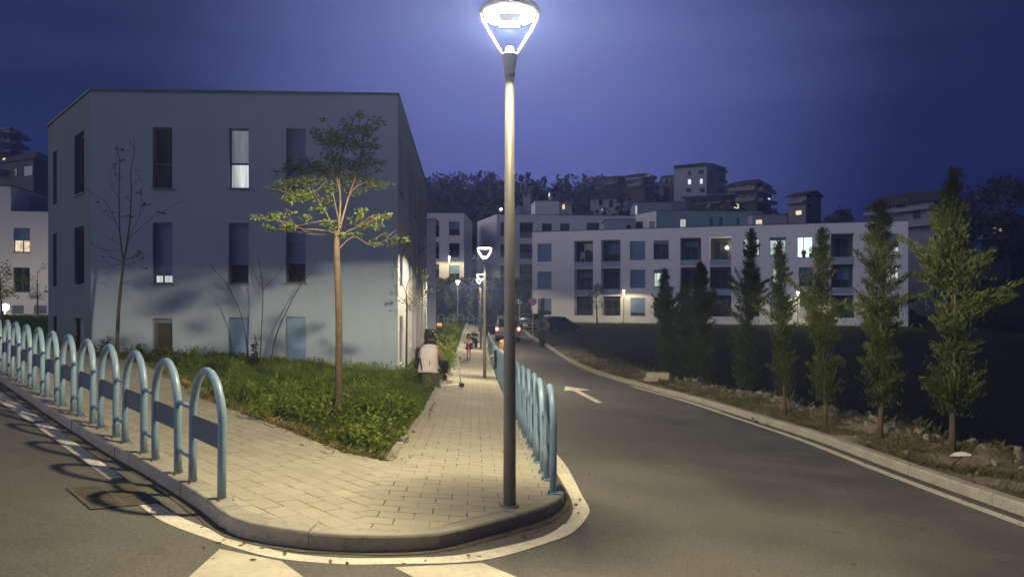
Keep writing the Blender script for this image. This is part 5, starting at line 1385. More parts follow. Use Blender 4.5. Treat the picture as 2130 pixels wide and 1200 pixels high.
    for k in 'lr':
        a = Vector(n[k+'an'][:3]); b = Vector(n[k+'to'][:3])
        q = MB(); q.ball((a+b)/2+Vector((0, .01, -.012)), .085, 10, 7, (.52, 1.45, .55), Matrix.Rotation(twist, 3, 'Z')); q.build('shoe', M_SHOE, p, True)
    h = Vector(n['hd2'][:3]); q = MB(); q.ball(h+Vector((0, -.018, .012)), .100, 12, 8, (.92, 1.05, 1.0))
    if hair == 'long':
        for k_ in range(9):
            a = -1.2+k_*.3; st = h+Vector((math.sin(a)*.085, -math.cos(a)*.075, .0)); q.tube([st, st+Vector((math.sin(a)*.05, -.04, -.14)), st+Vector((math.sin(a)*.07, -.05-.02*L, -.25-.06*(k_ % 3)))], [.034, .036, .010], 6)
    else:
        q.ball(h+Vector((0, -.03, .13)), .06, 8, 6, (1, 1, .9)); q.ball(h+Vector((0, -.07, -.06)), .07, 8, 6)
    q.build('hair', hair_m, p, True)
    face_parts(body, (h.x, h.y+.005, h.z-.035), (0, 1, -.1), .088)
    return p
bx, by = W(893, 800, 20.2).x, 20.2
zb = S(bx, by)
# bench: dark slab ends, seat and low back
M_BENCH = mat('bench_composite', (.048, .048, .042), (.036, .036, .032), 6, .7, .3, 30)
bn = thing('bench', (bx-.02, by+.42, zb), 'dark grey slab bench at the lawn edge under the two seated people', 'bench', None, R(-82))
for dx in (-.42, .42): MB().box((dx*1.45, 0, .20), (.10, .50, .42)).build('leg', M_BENCH, bn, bev=.01)
MB().box((0, .01, .435), (1.40, .54, .07)).build('seat', M_BENCH, bn, bev=.015)
M_ = Matrix.Rotation(R(12), 3, 'X'); MB().box((0, -.28, .62), (1.38, .05, .34), M=M_).build('backrest', M_BENCH, bn, bev=.015)
seated('seated person in a white sleeveless vest, seen from behind, dark long hair, black trousers', bx+.0, by-.08, R(-14), M_SKIND, M_VEST, M_DARKC, M_HAIR, zb-.03, 1.13, .16, True, twist=R(-48))
seated('person with black hair seated beyond the one in the white vest, leaning to the left', bx-.30, by+.50, R(-30), M_SKIND, M_DARKC, M_DARKC, M_HAIR, zb, 1.06, .35, False, 'bun', twist=R(-40))
# kick scooter parked by the bench
M_SCO = mat('scooter_blue', (.33, .45, .58), (.28, .40, .53), 8, .35); M_TYRE = mat('rubber', (.02, .02, .02), (.03, .03, .03), 20, .8); M_WHITEP = mat('white_plastic', (.66, .64, .66), rough=.4)
def scooter(label, x, y, z, rz, m, sc=1.0):
    s = thing('kick_scooter', (x, y, z), label, 'kick scooter', None, rz); s.scale = (sc,)*3
    MB().tube([(0, .30, .10), (0, .27, .40), (0, .22, .78)], [.022, .019, .017], 8).build('stem', m, s, True)
    h = MB().tube([(-.20, .215, .79), (0, .22, .80), (.20, .215, .79)], .014, 8).build('handlebar', m, s, True)
    for e_ in (-1, 1): MB().tube([(e_*.13, .217, .792), (e_*.21, .214, .789)], .02, 8).build('grip', M_TYRE, h, True)
    MB().box((0, -.02, .075), (.115, .52, .03)).build('deck', M_WHITEP, s, bev=.01)
    for yy, xx in ((.32, -.055), (.32, .055), (-.30, 0)):
        MB().lathe([(.02, -.018), (.058, -.016), (.062, 0), (.058, .016), (.02, .018)], 14, (xx, yy, .062), Matrix.Rotation(R(90), 3, 'Y')).build('wheel', M_TYRE, s, True)
    return s
sx = W(936, 800, 19.6); scooter('pale blue kick scooter parked on the path edge beside the bench', sx.x, 19.6, S(sx.x, 19.6), R(-65), M_SCO, 1.05)
def standing(label, x, y, z, rz, height, skin_m, hair_m, shirt_m, build):
    p = thing('person', (x, y, z), label, 'person', None, rz); k = height/1.20; p.scale = (k, k, k)
    n = {'pel': (0, 0, .56, .10, .085), 'sp': (0, 0, .69, .09, .075), 'ch': (0, 0, .82, .105, .08), 'nk': (0, .01, .94, .036), 'hd': (0, .02, 1.02, .070, .075), 'hd2': (0, .015, 1.11, .070, .075)}
    e = [('pel', 'sp'), ('sp', 'ch'), ('ch', 'nk'), ('nk', 'hd'), ('hd', 'hd2')]
    arm = build
    for s, q in ((-1, 'l'), (1, 'r')):
        n[q+'sh'] = (s*.125, 0, .88, .036); n[q+'el'] = (s*arm[0][0], *arm[0][1:], .028); n[q+'wr'] = (s*arm[1][0], *arm[1][1:], .019)
        e += [('ch', q+'sh'), (q+'sh', q+'el'), (q+'el', q+'wr')]; hand(n, e, q+'wr', s, arm[2], q, .8, .72)
        n[q+'hp'] = (s*.062, 0, .53, .058); n[q+'kn'] = (s*.066, .02+.03*s, .30, .040); n[q+'an'] = (s*.068, -.01+.05*s, .07, .026); n[q+'to'] = (s*.072, .09+.05*s, .035, .022)
        e += [('pel', q+'hp'), (q+'hp', q+'kn'), (q+'kn', q+'an'), (q+'an', q+'to')]
    body = skin('body', n, e, skin_m, p)
    t = {k_: (*n[k_][:3], *(v+.016 for v in n[k_][3:])) for k_ in ('sp', 'pel', 'ch', 'lsh', 'rsh', 'lel', 'rel')}
    skin('shirt', t, [('sp', 'pel'), ('sp', 'ch'), ('ch', 'lsh'), ('ch', 'rsh'), ('lsh', 'lel'), ('rsh', 'rel')], shirt_m, p)
    for q in 'lr':
        a = Vector(n[q+'an'][:3]); b = Vector(n[q+'to'][:3]); MB().ball((a+b)/2+Vector((0, 0, -.008)), .055, 10, 7, (.6, 1.45, .62)).build('shoe', M_REDC if shirt_m is M_WHITEC else M_DARKC, p, True)
    h = Vector(n['hd2'][:3]); q = MB(); q.ball(h+Vector((0, -.02, .015)), .098, 12, 8, (.95, 1.0, .98))
    for k_ in range(9):
        a = -1.5+k_*.375; st = h+Vector((math.sin(a)*.078, -math.cos(a)*.06, 0)); q.tube([st, st+Vector((math.sin(a)*.02, -.012, -.10)), st+Vector((math.sin(a)*.015, 0, -.19))], [.03, .028, .01], 6)
    q.build('hair', hair_m, p, True)
    face_parts(body, (h.x, h.y+.0, h.z-.035), (0, 1, -.05), .078)
    return p
cx = G(975, 746); child = standing('child in a white top and red skirt riding towards the camera on the footpath', cx[0], cx[1], S(*cx)+.09, R(180), 1.17, M_SKIN, M_HAIRB, M_WHITEC, ((.17, .06, .74), (.13, .20, .72), (-.3, .9, -.2)))
b = MB().lathe([(.10, .70), (.115, .64), (.15, .52), (.20, .40), (.195, .398), (.14, .52), (.09, .69)], 20); b.build('skirt', M_REDC, child, True)
scooter('small kick scooter with red wheels guard ridden by the child on the footpath', cx[0], cx[1]-.02, S(*cx), R(180), mat('scooter_red', (.40, .10, .12), (.55, .5, .5), 4, .4), 1.0)
rp = Vector(r0+D2*18.9) + Vector((.50, 0)); rz_ = S(rp[0], rp[1])+ROAD
per = standing('fair-haired person in a dark jacket behind the railing, half hidden by the near lamp post', rp[0]-.30, rp[1]+.1, rz_+.02, R(120), 1.48, M_SKIN, M_HAIRF, M_DARKC, ((.19, .10, .72), (.12, .26, .74), (-.2, .9, -.3)))
jk = MB(); jr = Vector(r0+D2*17.3); zj = S(jr[0], jr[1])
for a, w0, w1, zt_, zb2 in ((0, .10, .16, 1.02, .80), (.02, .16, .13, .80, .56), (-.03, .12, .05, .56, .36)):
    ps = []
    for (w_, z_) in ((w1, zb2), (w0, zt_)):
        ps.append([(jr[0]-.075+.0, jr[1]+a-w_, zj+z_), (jr[0]-.05, jr[1]+a-w_, zj+z_), (jr[0]-.05, jr[1]+a+w_, zj+z_), (jr[0]-.13, jr[1]+a+w_*.6, zj+z_), (jr[0]-.14, jr[1]+a-w_*.5, zj+z_)])
    n_ = 5; i0 = len(jk.v); jk.v += ps[0]+ps[1]; jk.f += [(i0+4, i0+3, i0+2, i0+1, i0), tuple(range(i0+5, i0+10))]+[(i0+k, i0+(k+1) % 5, i0+5+(k+1) % 5, i0+5+k) for k in range(5)]
tag(jk.build('jacket', M_DARKC, bev=.02), 'black jacket slung over the railing beside the fair-haired person', 'jacket')
t = {'a': (0, 0, .56, .115, .10), 'b': (.07, 0, .5, .07), 'c': (.07, .02, .3, .052), 'd': (.07, 0, .08, .04), 'b2': (-.07, 0, .5, .07), 'c2': (-.07, .02, .3, .052), 'd2': (-.07, 0, .08, .04)}
skin('trousers', t, [('a', 'b'), ('b', 'c'), ('c', 'd'), ('a', 'b2'), ('b2', 'c2'), ('c2', 'd2')], M_DARKC, per)

# ------------------------------------------------------------------ vehicles
def carpaint(name, c): return mat(name, c, tuple(v*.92 for v in c), 2, .28, coat=.6, metal=.15)
M_VAN = carpaint('silver_car_paint', (.11, .088, .082)); M_CARD = carpaint('dark_blue_car_paint', (.018, .018, .026)); M_CARK = carpaint('black_car_paint', (.012, .012, .014))
M_TAIL = mat('tail_light_lit', (.6, .02, .02), emit=5, ecol=(1, .035, .045)); M_TAILC = mat('brake_lamp_core', (1, .5, .4), emit=16, ecol=(1, .45, .40)); M_TAILD = mat('tail_light_dark', (.28, .015, .015), rough=.25)
M_RIM = mat('alloy_rim', (.32, .32, .33), rough=.35, metal=.8); M_CGL = mat('car_glass', (.010, .011, .013), (.016, .017, .02), 2, .06); M_BUMP = mat('black_bumper', (.02, .02, .02), (.028, .028, .028), 9, .6); M_PLATE = mat('number_plate', (.6, .6, .58), rough=.5)
def loft(mb, rings, cap=True):
    n = len(rings[0]); i0 = len(mb.v)
    for r_ in rings: mb.v += [tuple(p) for p in r_]
    for k in range(len(rings)-1):
        for j in range(n):
            a = i0+k*n+j; b_ = i0+k*n+(j+1) % n; mb.f.append((a, b_, b_+n, a+n))
    if cap: mb.f.append(tuple(reversed(range(i0, i0+n)))); e_ = i0+(len(rings)-1)*n; mb.f.append(tuple(range(e_, e_+n)))
def wheel(root, x, y, r, wd):
    s = 1 if x > 0 else -1; M = Matrix.Rotation(R(90), 3, 'Y')
    t = MB().lathe([(r*.62, -wd/2), (r*.93, -wd/2), (r, -wd*.3), (r, wd*.3), (r*.93, wd/2), (r*.62, wd/2)], 22, (x, y, r), M).build('wheel', M_TYRE, root, True)
    q = MB().lathe([(.05, -.02), (r*.62, -.02), (r*.64, .02), (.05, .03)], 22, (x+s*wd*.36, y, r), M)
    q.build('rim', M_RIM, t, True)
def car(name, label, loc, rz, stations, wheels, paint, wr=.31, cat='car', glass=(), group=None):
    """stations: (y, half width low, half width belt, half width roof, sill z, belt z, roof z); rear at -y, front at +y"""
    c = thing(name, loc, label, cat, group, rz); b = MB(); rings = []
    for (y, wl, wb, wrf, zs, zb_, zr_) in stations:
        pts = [(wl*.94, y, zs), (wl, y, zs+.12), (wb, y, zb_-.12), (wb*.985, y, zb_), (wrf*1.0, y, zr_-.05), (wrf*.86, y, zr_), (0, y, zr_+.012)]
        rings.append(pts + [(-p[0], p[1], p[2]) for p in reversed(pts[:-1])])
    loft(b, rings); o = b.build('body', paint, c, True, bev=0)
    es = o.modifiers.new('edge', 'EDGE_SPLIT'); es.split_angle = R(38)
    for (x, y) in wheels: wheel(c, x, y, wr, .20)
    for (nm, pts, m) in glass:
        q = MB(); q.poly(pts); o = q.build(nm, m, c); so_ = o.modifiers.new('thick', 'SOLIDIFY'); so_.thickness = .012; so_.offset = 0
    return c
vx = W(1055.5, 703, 52.0); vz = S(vx.x, 52)+ROAD
st_v = [(-2.15, .82, .86, .68, .36, 1.05, 1.10), (-2.12, .90, .93, .70, .30, 1.06, 1.62), (-1.98, .92, .95, .73, .28, 1.07, 1.86), (-1.2, .93, .95, .75, .26, 1.07, 1.90), (.6, .93, .95, .74, .26, 1.05, 1.88), (1.25, .93, .94, .66, .26, 1.03, 1.50), (1.75, .92, .92, .80, .26, 1.0, 1.06), (2.2, .88, .86, .72, .28, .86, .90), (2.38, .78, .76, .6, .34, .7, .74)]
def yz(t, z0, z1, y0, y1): return None
van = car('people_carrier', 'light people carrier with red tail lights on and driver door open', (vx.x, 52+2.1, vz), R(1), st_v, ((.84, -1.35), (-.84, -1.35), (.84, 1.4), (-.84, 1.4)), M_VAN, .33,
    glass=[('rear_window', [(-.76, -2.20, 1.12), (.76, -2.20, 1.12), (.64, -2.13, 1.72), (-.64, -2.13, 1.72)], M_CGL),
           ('side_window', [(-.965, -1.9, 1.12), (-.965, .45, 1.12), (-.78, .35, 1.74), (-.78, -1.75, 1.74)], M_CGL), ('side_window', [(.965, -1.9, 1.12), (.965, .95, 1.10), (.78, .45, 1.74), (.78, -1.75, 1.74)], M_CGL)])
for s in (-1, 1):
    MB().box((s*.80, -2.14, .98), (.16, .09, .30)).build('tail_light', M_TAIL, van, bev=.02)
    MB().ball((s*.80, -2.19, .98), .075, 10, 7).build('brake_lamp', M_TAILC, van, True)
    MB().box((s*.86, -1.0, 1.93), (.03, 2.0, .03)).build('roof_rail', M_BUMP, van)
    m_ = MB().box((s*1.06, 1.0, 1.10), (.18, .10, .18)).build('mirror', M_BUMP, van, bev=.03)
MB().box((0, -2.18, .42), (1.74, .14, .22)).build('rear_bumper', M_BUMP, van, bev=.03); MB().box((0, -2.165, .82), (.52, .02, .11)).build('number_plate', M_PLATE, van)
q = MB(); q.box((0, -2.15, .70), (1.5, .02, .02)); q.build('tailgate_seam', M_BUMP, van)
Md = Matrix.Rotation(R(-62), 3, 'Z')                      # the driver's door, swung wide
def dpt(u_, z): v = Md @ Vector((0, -u_, 0)); return (-.95+v.x, 1.15+v.y, z)
q = MB(); pts = [dpt(0, .38), dpt(1.05, .38), dpt(1.08, 1.08), dpt(0, 1.05)]; nrm = (Vector(pts[1])-Vector(pts[0])).cross(Vector((0, 0, 1))).normalized()*.05
q.hexa([Vector(pts[0])+nrm, Vector(pts[1])+nrm, pts[1], pts[0]], [Vector(pts[3])+nrm, Vector(pts[2])+nrm, pts[2], pts[3]]); do = q.build('door', M_CARK, van)
q = MB(); q.tube([dpt(1.06, 1.07), dpt(1.0, 1.5), dpt(.75, 1.72), dpt(.35, 1.55), dpt(.02, 1.08)], .022, 6); q.build('window_frame', M_CARK, do)
q = MB(); q.ball(dpt(.8, .85), .03, 6, 5); q.build('handle', M_RIM, do)
st_h = [(-1.92, .72, .76, .58, .36, .84, .88), (-1.86, .82, .84, .62, .26, .90, 1.10), (-1.55, .84, .86, .64, .22, .92, 1.40), (-.6, .85, .86, .66, .2, .91, 1.47), (.1, .85, .86, .66, .2, .89, 1.43), (.85, .85, .85, .62, .2, .88, 1.02), (1.1, .85, .84, .66, .2, .86, .93), (1.75, .80, .78, .60, .22, .70, .78), (1.98, .68, .66, .5, .3, .55, .6)]
sg_ = lambda s, a: [(s*p[0], p[1], p[2]) for p in a]
def hatch(label, px_, Y, rz, paint, zo=0.0):
    x = (px_-CX)/F*Y; z = T(x, Y)+.02
    c = car('hatchback', label, (x, Y, z), rz, st_h, ((.75, -1.2), (-.75, -1.2), (.75, 1.25), (-.75, 1.25)), paint, .30,
      glass=[(nm, sg_(s, a), M_CGL) for s in (-1, 1) for nm, a in (('side_window', [(.872, -1.5, .95), (.872, -.55, .95), (.70, -.55, 1.38), (.70, -1.3, 1.34)]), ('side_window', [(.872, -.48, .95), (.872, .62, .94), (.68, .05, 1.36), (.695, -.48, 1.38)]))] + [('rear_window', [(-.62, -1.885, .96), (.62, -1.885, .96), (.55, -1.60, 1.32), (-.55, -1.60, 1.32)], M_CGL), ('windscreen', [(-.62, .86, 1.0), (.62, .86, 1.0), (.56, .22, 1.38), (-.56, .22, 1.38)], M_CGL)])
    for s in (-1, 1):
        MB().box((s*.66, -1.87, .86), (.20, .10, .16)).build('tail_light', M_TAILD, c, bev=.02); MB().box((s*.56, 1.86, .62), (.22, .14, .12)).build('headlight', M_RIM, c, bev=.02)
        MB().box((s*.93, .62, .98), (.14, .08, .11)).build('mirror', paint, c, bev=.02)
    MB().box((0, -1.93, .45), (.5, .02, .11)).build('number_plate', M_PLATE, c)
    q = MB(); q.box((0, -1.92, .33), (1.5, .08, .12)); q.build('rear_bumper', M_BUMP, c)
    return c
hatch('dark hatchback parked on the grass, right of the small narrow conifer', 1163, 61, R(-50), M_CARD)
hatch('black car parked behind the pale metal rack, left of the small narrow conifer', 1108, 66, R(-22), M_CARK)
# pale metal rack in front of the black car
rx = W(1107, 690, 58); rk = thing('metal_rack', (rx.x, 58, T(rx.x, 58)), 'pale metal rack of three horizontal rails beside the red rimmed sign', 'rack')
for h in (.42, .72, 1.02): MB().tube([(-.75, 0, h), (.75, 0, h)], .024, 8).build('rail', M_GALV, rk, True)
for xx in (-.62, .0, .62): MB().tube([(xx, .02, 0), (xx, .02, 1.08)], .022, 8).build('post', M_GALV, rk, True)
# motorcycle
mx = G(986, 694+8); mx = ((986-CX)/F*45.0, 45.0); mc = thing('motorcycle', (mx[0], mx[1], S(*mx)), 'dark motorcycle parked on the footpath beside the third lamp post', 'motorcycle', None, R(14))
for yy in (-.62, .66):
    w_ = MB().lathe([(.20, -.05), (.27, -.055), (.30, 0), (.27, .055), (.20, .05)], 22, (0, yy, .30), Matrix.Rotation(R(90), 3, 'Y')).build('wheel', M_TYRE, mc, True)
    MB().lathe([(.03, -.03), (.20, -.02), (.20, .02), (.03, .03)], 16, (0, yy, .30), Matrix.Rotation(R(90), 3, 'Y')).build('rim', M_RIM, w_, True)
q = MB(); q.ball((0, .12, .80), .26, 12, 8, (.62, 1.2, .6)); q.build('fuel_tank', M_CARK, mc, True)
q = MB(); q.ball((0, -.36, .80), .30, 12, 8, (.5, 1.3, .30)); q.build('saddle', M_BUMP, mc, True)
q = MB(); q.box((0, .05, .42), (.30, .46, .34)); q.build('engine', M_BUMP, mc, bev=.04)
q = MB(); q.tube([(-.09, .66, .32), (-.08, .46, .92)], .025, 8); q.tube([(.09, .66, .32), (.08, .46, .92)], .025, 8); q.build('fork', M_GALV, mc, True)
q = MB(); q.tube([(-.38, .30, 1.02), (-.15, .42, .98), (.15, .42, .98), (.38, .30, 1.02)], .018, 8); q.build('handlebar', M_BUMP, mc, True)
q = MB(); q.ball((0, .60, .88), .10, 10, 7); q.build('headlight', M_GALV, mc, True); q = MB(); q.box((0, -.78, .72), (.16, .05, .08)); q.build('tail_light', M_TAILD, mc)
q = MB(); q.tube([(.16, .1, .28), (.17, -.7, .36)], [.035, .05], 8); q.build('exhaust', M_RIM, mc, True)

# ------------------------------------------------------------------ road signs
M_SRED = mat('sign_red', (.45, .03, .04), rough=.45); M_SBLUE = mat('sign_blue', (.03, .07, .36), rough=.45); M_SWHITE = mat('sign_white', (.72, .72, .72), rough=.45); M_SDARK = mat('sign_dark_blue', (.012, .02, .075), rough=.45)
RX = Matrix.Rotation(R(90), 3, 'X')
def disc(mb, c, r, th, y): mb.lathe([(r, 0), (r, th)], 28, (c[0], y, c[1]), RX)
def sign(label, px_, Y, cy, by_, z=None):
    x = (px_-CX)/F*Y; zb_ = T(x, Y) if z is None else z; zc = (HY-cy)/F*Y+CZ-zb_
    s = thing('road_sign', (x, Y, zb_), label, 'road sign'); MB().tube([(0, .03, -.1), (0, .03, zc+.30)], .028, 10).build('pole', M_GALV, s, True); return s, zc
s, zc = sign('round no stopping sign, blue with red rim and red cross, before the right block', 1108.5, 55, 627.5, 695)
p_ = MB(); disc(p_, (0, zc), .30, .012, 0); fc = p_.build('sign_face', M_SRED, s)
q = MB(); disc(q, (0, zc), .245, .006, -.012); q.build('blue_field', M_SBLUE, fc)
q = MB(); 
for a in (45, -45): q.box((0, -.022, zc), (.49, .004, .055), M=Matrix.Rotation(R(a), 3, 'Y'))
q.v = [(v[0], v[1]-(.003 if i >= 8 else 0), v[2]) for i, v in enumerate(q.v)]; q.build('red_cross', M_SRED, fc)
q = MB(); q.box((.06, -.006, zc-.44), (.34, .012, .16)); q.build('small_plate', M_SWHITE, s)
s, zc = sign('round dark blue sign with white arrows, just right of the near lamp post', 1080, 57, 628, 690)
p_ = MB(); disc(p_, (0, zc), .27, .012, 0); fc = p_.build('sign_face', M_SDARK, s)
q = MB(); q.box((-.06, -.016, zc), (.05, .006, .34)); q.poly([(-.14, -.019, zc+.12), (.02, -.019, zc+.12), (-.06, -.019, zc+.22)]); q.box((.05, -.0165, zc-.06), (.17, .006, .05)); q.poly([(.12, -.019, zc-.14), (.12, -.019, zc+.02), (.21, -.019, zc-.06)]); q.build('arrows', M_SWHITE, fc)
s, zc = sign('post with a red round sign over a blue square sign, beside the third lamp post', 998.5, 60, 616.5, 690, S(-3, 60)-.1)
p_ = MB(); disc(p_, (0, zc), .24, .012, 0); fc = p_.build('red_disc', M_SRED, s); q = MB(); q.box((0, -.017, zc), (.34, .006, .08)); q.build('white_bar', M_SWHITE, fc)
q = MB(); q.box((0, -.004, zc-.52), (.46, .02, .48)); fb = q.build('blue_square', M_SBLUE, s)
q = MB(); q.box((.0, -.018, zc-.50), (.07, .006, .26)); q.poly([(-.12, -.021, zc-.46), (.12, -.021, zc-.46), (0, -.021, zc-.33)]); q.build('white_symbol', M_SWHITE, fb)

# ------------------------------------------------------------------ lamps by the blocks
def post_lamp(label, px_, hy, Y, zb_, power, col, group='slim lamp posts by the white blocks'):
    x = (px_-CX)/F*Y; zh = (HY-hy)/F*Y+CZ; r = thing('lawn_lamp', (x, Y, zb_), label, 'lamp post', group); h = zh-zb_
    MB().tube([(0, 0, -.1), (0, 0, h-.12)], [.05, .04], 10).build('pole', M_GALV, r, True)
    MB().lathe([(.05, h-.12), (.11, h-.08), (.11, h+.02), (.03, h+.03)], 16).build('glowing_lens', M_LEDW, r, True)
    MB().lathe([(.02, h+.03), (.26, h+.04), (.26, h+.07), (.05, h+.10)], 18).build('cap', M_GRAYL, r, True)
    l = bpy.data.objects.new('lamp_light', street_light('lamp_light', power, col, .12, 86, .9)); COL.objects.link(l); l.parent = r; l.location = (0, 0, h-.16)
    return r
YC = (1.0, .86, .45)
post_lamp('slim lit lamp post before the right block, near the small lawn tree', 1297.5, 604, 73.8, T(px(1297.5, 73.8), 73.8), 620, YC)
post_lamp('slim lit lamp post before the right block, between two conifers', 1659.5, 607, 68.3, T(px(1659.5, 68.3), 68.3), 760, YC)
post_lamp('slim lit lamp post on the terrace before the small white block', 934.5, 534, 93.8, TZ-.1, 1800, YC)
bl = W(11, 639, 50.0); r = thing('bollard_light', (bl.x, 50.0, S(bl.x, 50)), 'glaring white lamp near the ground at the left edge, by the pale block', 'lamp')
hb = bl.z-S(bl.x, 50); MB().tube([(0, 0, -.1), (0, 0, hb-.2)], .06, 10).build('post', M_GALV, r, True); MB().ball((0, 0, hb), .24, 14, 9).build('glowing_globe', mat('globe_glow', (1, .95, .85), emit=30, ecol=(1, .93, .8)), r, True)
l = bpy.data.lights.new('globe_light', 'POINT'); l.energy = 420; l.color = (1, .86, .58); l.shadow_soft_size = .25; o = bpy.data.objects.new('globe_light', l); COL.objects.link(o); o.parent = r; o.location = (.0, -.30, hb+.1)

# ------------------------------------------------------------------ houses on the hill
M_HB = plaster('dim_brown_wall', (.115, .095, .085), (.09, .078, .07)); M_HG = plaster('dim_grey_wall', (.21, .21, .235), (.18, .18, .205)); M_HD = plaster('dark_wall', (.05, .048, .055), (.04, .04, .046)); M_HL = plaster('pale_house_wall', (.36, .36, .42), (.31, .31, .37))
M_TILE = mat('roof_tile', (.07, .052, .046), (.05, .038, .034), 2, .85, .5, 12); M_BAND = plaster('balcony_band', (.25, .245, .265), (.215, .21, .23)); M_FARW = mat('far_window', (.012, .013, .017), rough=.2)
M_FARL = mat('far_lit_window', (.9, .92, .85), emit=1.1, ecol=(.86, .90, .80)); M_FARY = mat('far_yellow_window', (.95, .85, .55), emit=1.0, ecol=(1, .82, .42)); M_FARO = mat('far_orange_window', (.95, .5, .15), emit=1.2, ecol=(1, .5, .12))
def house(label, x0, x1, x2, yt, yb, Y, wall, dl=5.0, dr=5.0, roof='hip', rh=1.4, wins=(), bands=(), rwins=(), rbands=(), over=.6, low=4.0, name='hill_house', cat='house', group=None, depth=None):
    """x0..x1 the left face, x1..x2 the right face (nearest corner at x1), y from the photo"""
    P1 = Vector(((x1-CX)/F*Y, Y)); Yl = Y+dl; P0 = Vector(((x0-CX)/F*Yl, Yl)); Yr = Y+dr; P2 = Vector(((x2-CX)/F*Yr, Yr)) if x2 > x1 else P1+Vector((.15, 1)).normalized()*8
    P3 = P0+(P2-P1); zt = (HY-yt)/F*Y+CZ; zb_ = (HY-yb)/F*Y+CZ-low
    r = thing(name, (P1[0], P1[1], zb_), label, cat, group, world=True); fl = Face(tuple(P0), tuple(P1)); fr = Face(tuple(P1), tuple(P2))
    b = MB(); fl.wall(b, zb_, zt); fr.wall(b, zb_, zt); Face(tuple(P2), tuple(P3)).wall(b, zb_, zt); Face(tuple(P3), tuple(P0)).wall(b, zb_, zt); b.build('wall', wall, r)
    cs = [P0, P1, P2, P3]; ce = sum(cs, Vector((0, 0)))/4; q = MB(); ov = [c_+(c_-ce).normalized()*over*1.4 for c_ in cs]
    if roof == 'flat':
        q.prism([tuple(o_) for o_ in ov], zt, zt+.18)
    else:
        if roof == 'hip': ra, rb = (P0+P3)/2*.65+ce*.35, (P1+P2)/2*.65+ce*.35
        else: ra, rb = (ov[0]+ov[3])/2, (ov[1]+ov[2])/2
        A_ = [(o_[0], o_[1], zt-.02) for o_ in ov]; ra = (ra[0], ra[1], zt+rh); rb = (rb[0], rb[1], zt+rh)
        q.quad(A_[0], A_[1], rb, ra); q.quad(A_[2], A_[3], ra, rb); q.poly([A_[1], A_[2], rb]); q.poly([A_[3], A_[0], ra]); q.quad(A_[3], A_[2], A_[1], A_[0])
    q.build('roof', M_TILE if roof != 'flat' else M_BAND, r)
    for f_, ws in ((fl, wins), (fr, rwins)):
        for w_ in ws:
            rc = f_.rect(*w_[:4]); k = w_[4] if len(w_) > 4 else 'd'; q = MB(); t_ = .07
            f_.box(q, rc[0]-t_, rc[0], rc[2]-t_, rc[3]+t_, -.02, .06); f_.box(q, rc[1], rc[1]+t_, rc[2]-t_, rc[3]+t_, -.02, .06); f_.box(q, rc[0], rc[1], rc[3], rc[3]+t_, -.02, .06); f_.box(q, rc[0], rc[1], rc[2]-t_, rc[2], -.02, .06)
            o = q.build('window', M_HL if k == 'p' else wall, r); q = MB(); f_.box(q, rc[0], rc[1], rc[2], rc[3], -.01, .02); q.build('pane', {'d': M_FARW, 'p': M_FARW, 'l': M_FARL, 'y': M_FARY, 'o': M_FARO}[k], o)
    for f_, bs in ((fl, bands), (fr, rbands)):
        for b_ in bs:
            rc = f_.rect(*b_[:4]); q = MB(); f_.box(q, rc[0], rc[1], rc[2], rc[3], .0, 1.3 if len(b_) < 5 else b_[4]); q.build('balcony', M_BAND, r)
    return r, fl, fr
HG_ = 'houses on the hill'
h_, fl, fr = house('tallest house on the hill, grey with a shallow tiled roof and two lit windows', 1402, 1470, 1509, 341, 404, 180, M_HL, 4, 6, 'hip', .9, [(1431,373.5,1437.5,384,'l'),(1456,372.5,1461.5,382.5,'l'),(1432,356,1437,365),(1453,354.5,1464,362),(1427,392,1437,400),(1456,392,1466,400)], [], [(1478,356,1482,365),(1478,375,1482,385),(1478,394,1482,400)], [(1488,354,1508,358,.8),(1488,374,1508,380,.8),(1488,394,1508,400,.8)])
q = MB(); fl.box(q, .05, fl.L+.05, fl.z(350, 4), fl.z(341.5, 4), 0, .12); q.build('attic_band', M_HB, h_)
house('brown house with balconies left of the tallest hill house', 1303, 1340, 1362, 362, 404, 185, M_HB, 3, 4, 'hip', .7, [(1318,376,1326,386),(1306,372,1312,380)], [(1305,371,1340,375.5),(1312,384,1338,388)], [(1346.5,362.6,1354,365.5,'l'),(1345,375,1349,384,'p'),(1345,391,1349,400,'p')], [(1340,368,1358,372.5),(1340,388,1360,391)])
house('low dim house at the left end of the hill row, among trees', 1245, 1285, 1305, 368, 392, 195, M_HB, 3, 3, 'hip', .7, [(1266,372,1272,379),(1252,374,1257,380)], [(1262,380,1285,384)])
house('narrow grey house squeezed just left of the tallest hill house', 1377, 1404, 1404, 366, 410, 190, M_HG, 2, 0, 'hip', .9, [(1384,374,1389,382),(1394,374,1398,382),(1384,392,1389,400)])
house('pale low house right behind the brown one, between it and the tallest', 1360, 1378, 1378, 380, 410, 186, M_HG, 2, 0, 'hip', .8, [(1366,386,1371,393)])
house('brown tiled house with two curved white balconies, right of the tallest hill house', 1508, 1575, 1604, 382, 440, 165, M_HB, 5, 6, 'hip', 1.7, [(1530,383,1540,390),(1552,383,1560,390),(1530,406,1540,414),(1552,407,1560,414)], [(1520,391,1575,398,1.4),(1514,415,1575,421,1.4)], [(1584,386,1590,394),(1597,412,1602,421,'l')], [(1575,394,1604,402,1.3),(1575,417,1606,424,1.3)])
house('wide flat roofed dark house below the tallest hill house', 1424, 1520, 1530, 405, 436, 150, M_HD, 4, 4, 'flat', 0, [(1443,416,1448,421),(1462,416,1472,424),(1389+50,420,1444,424)], [])
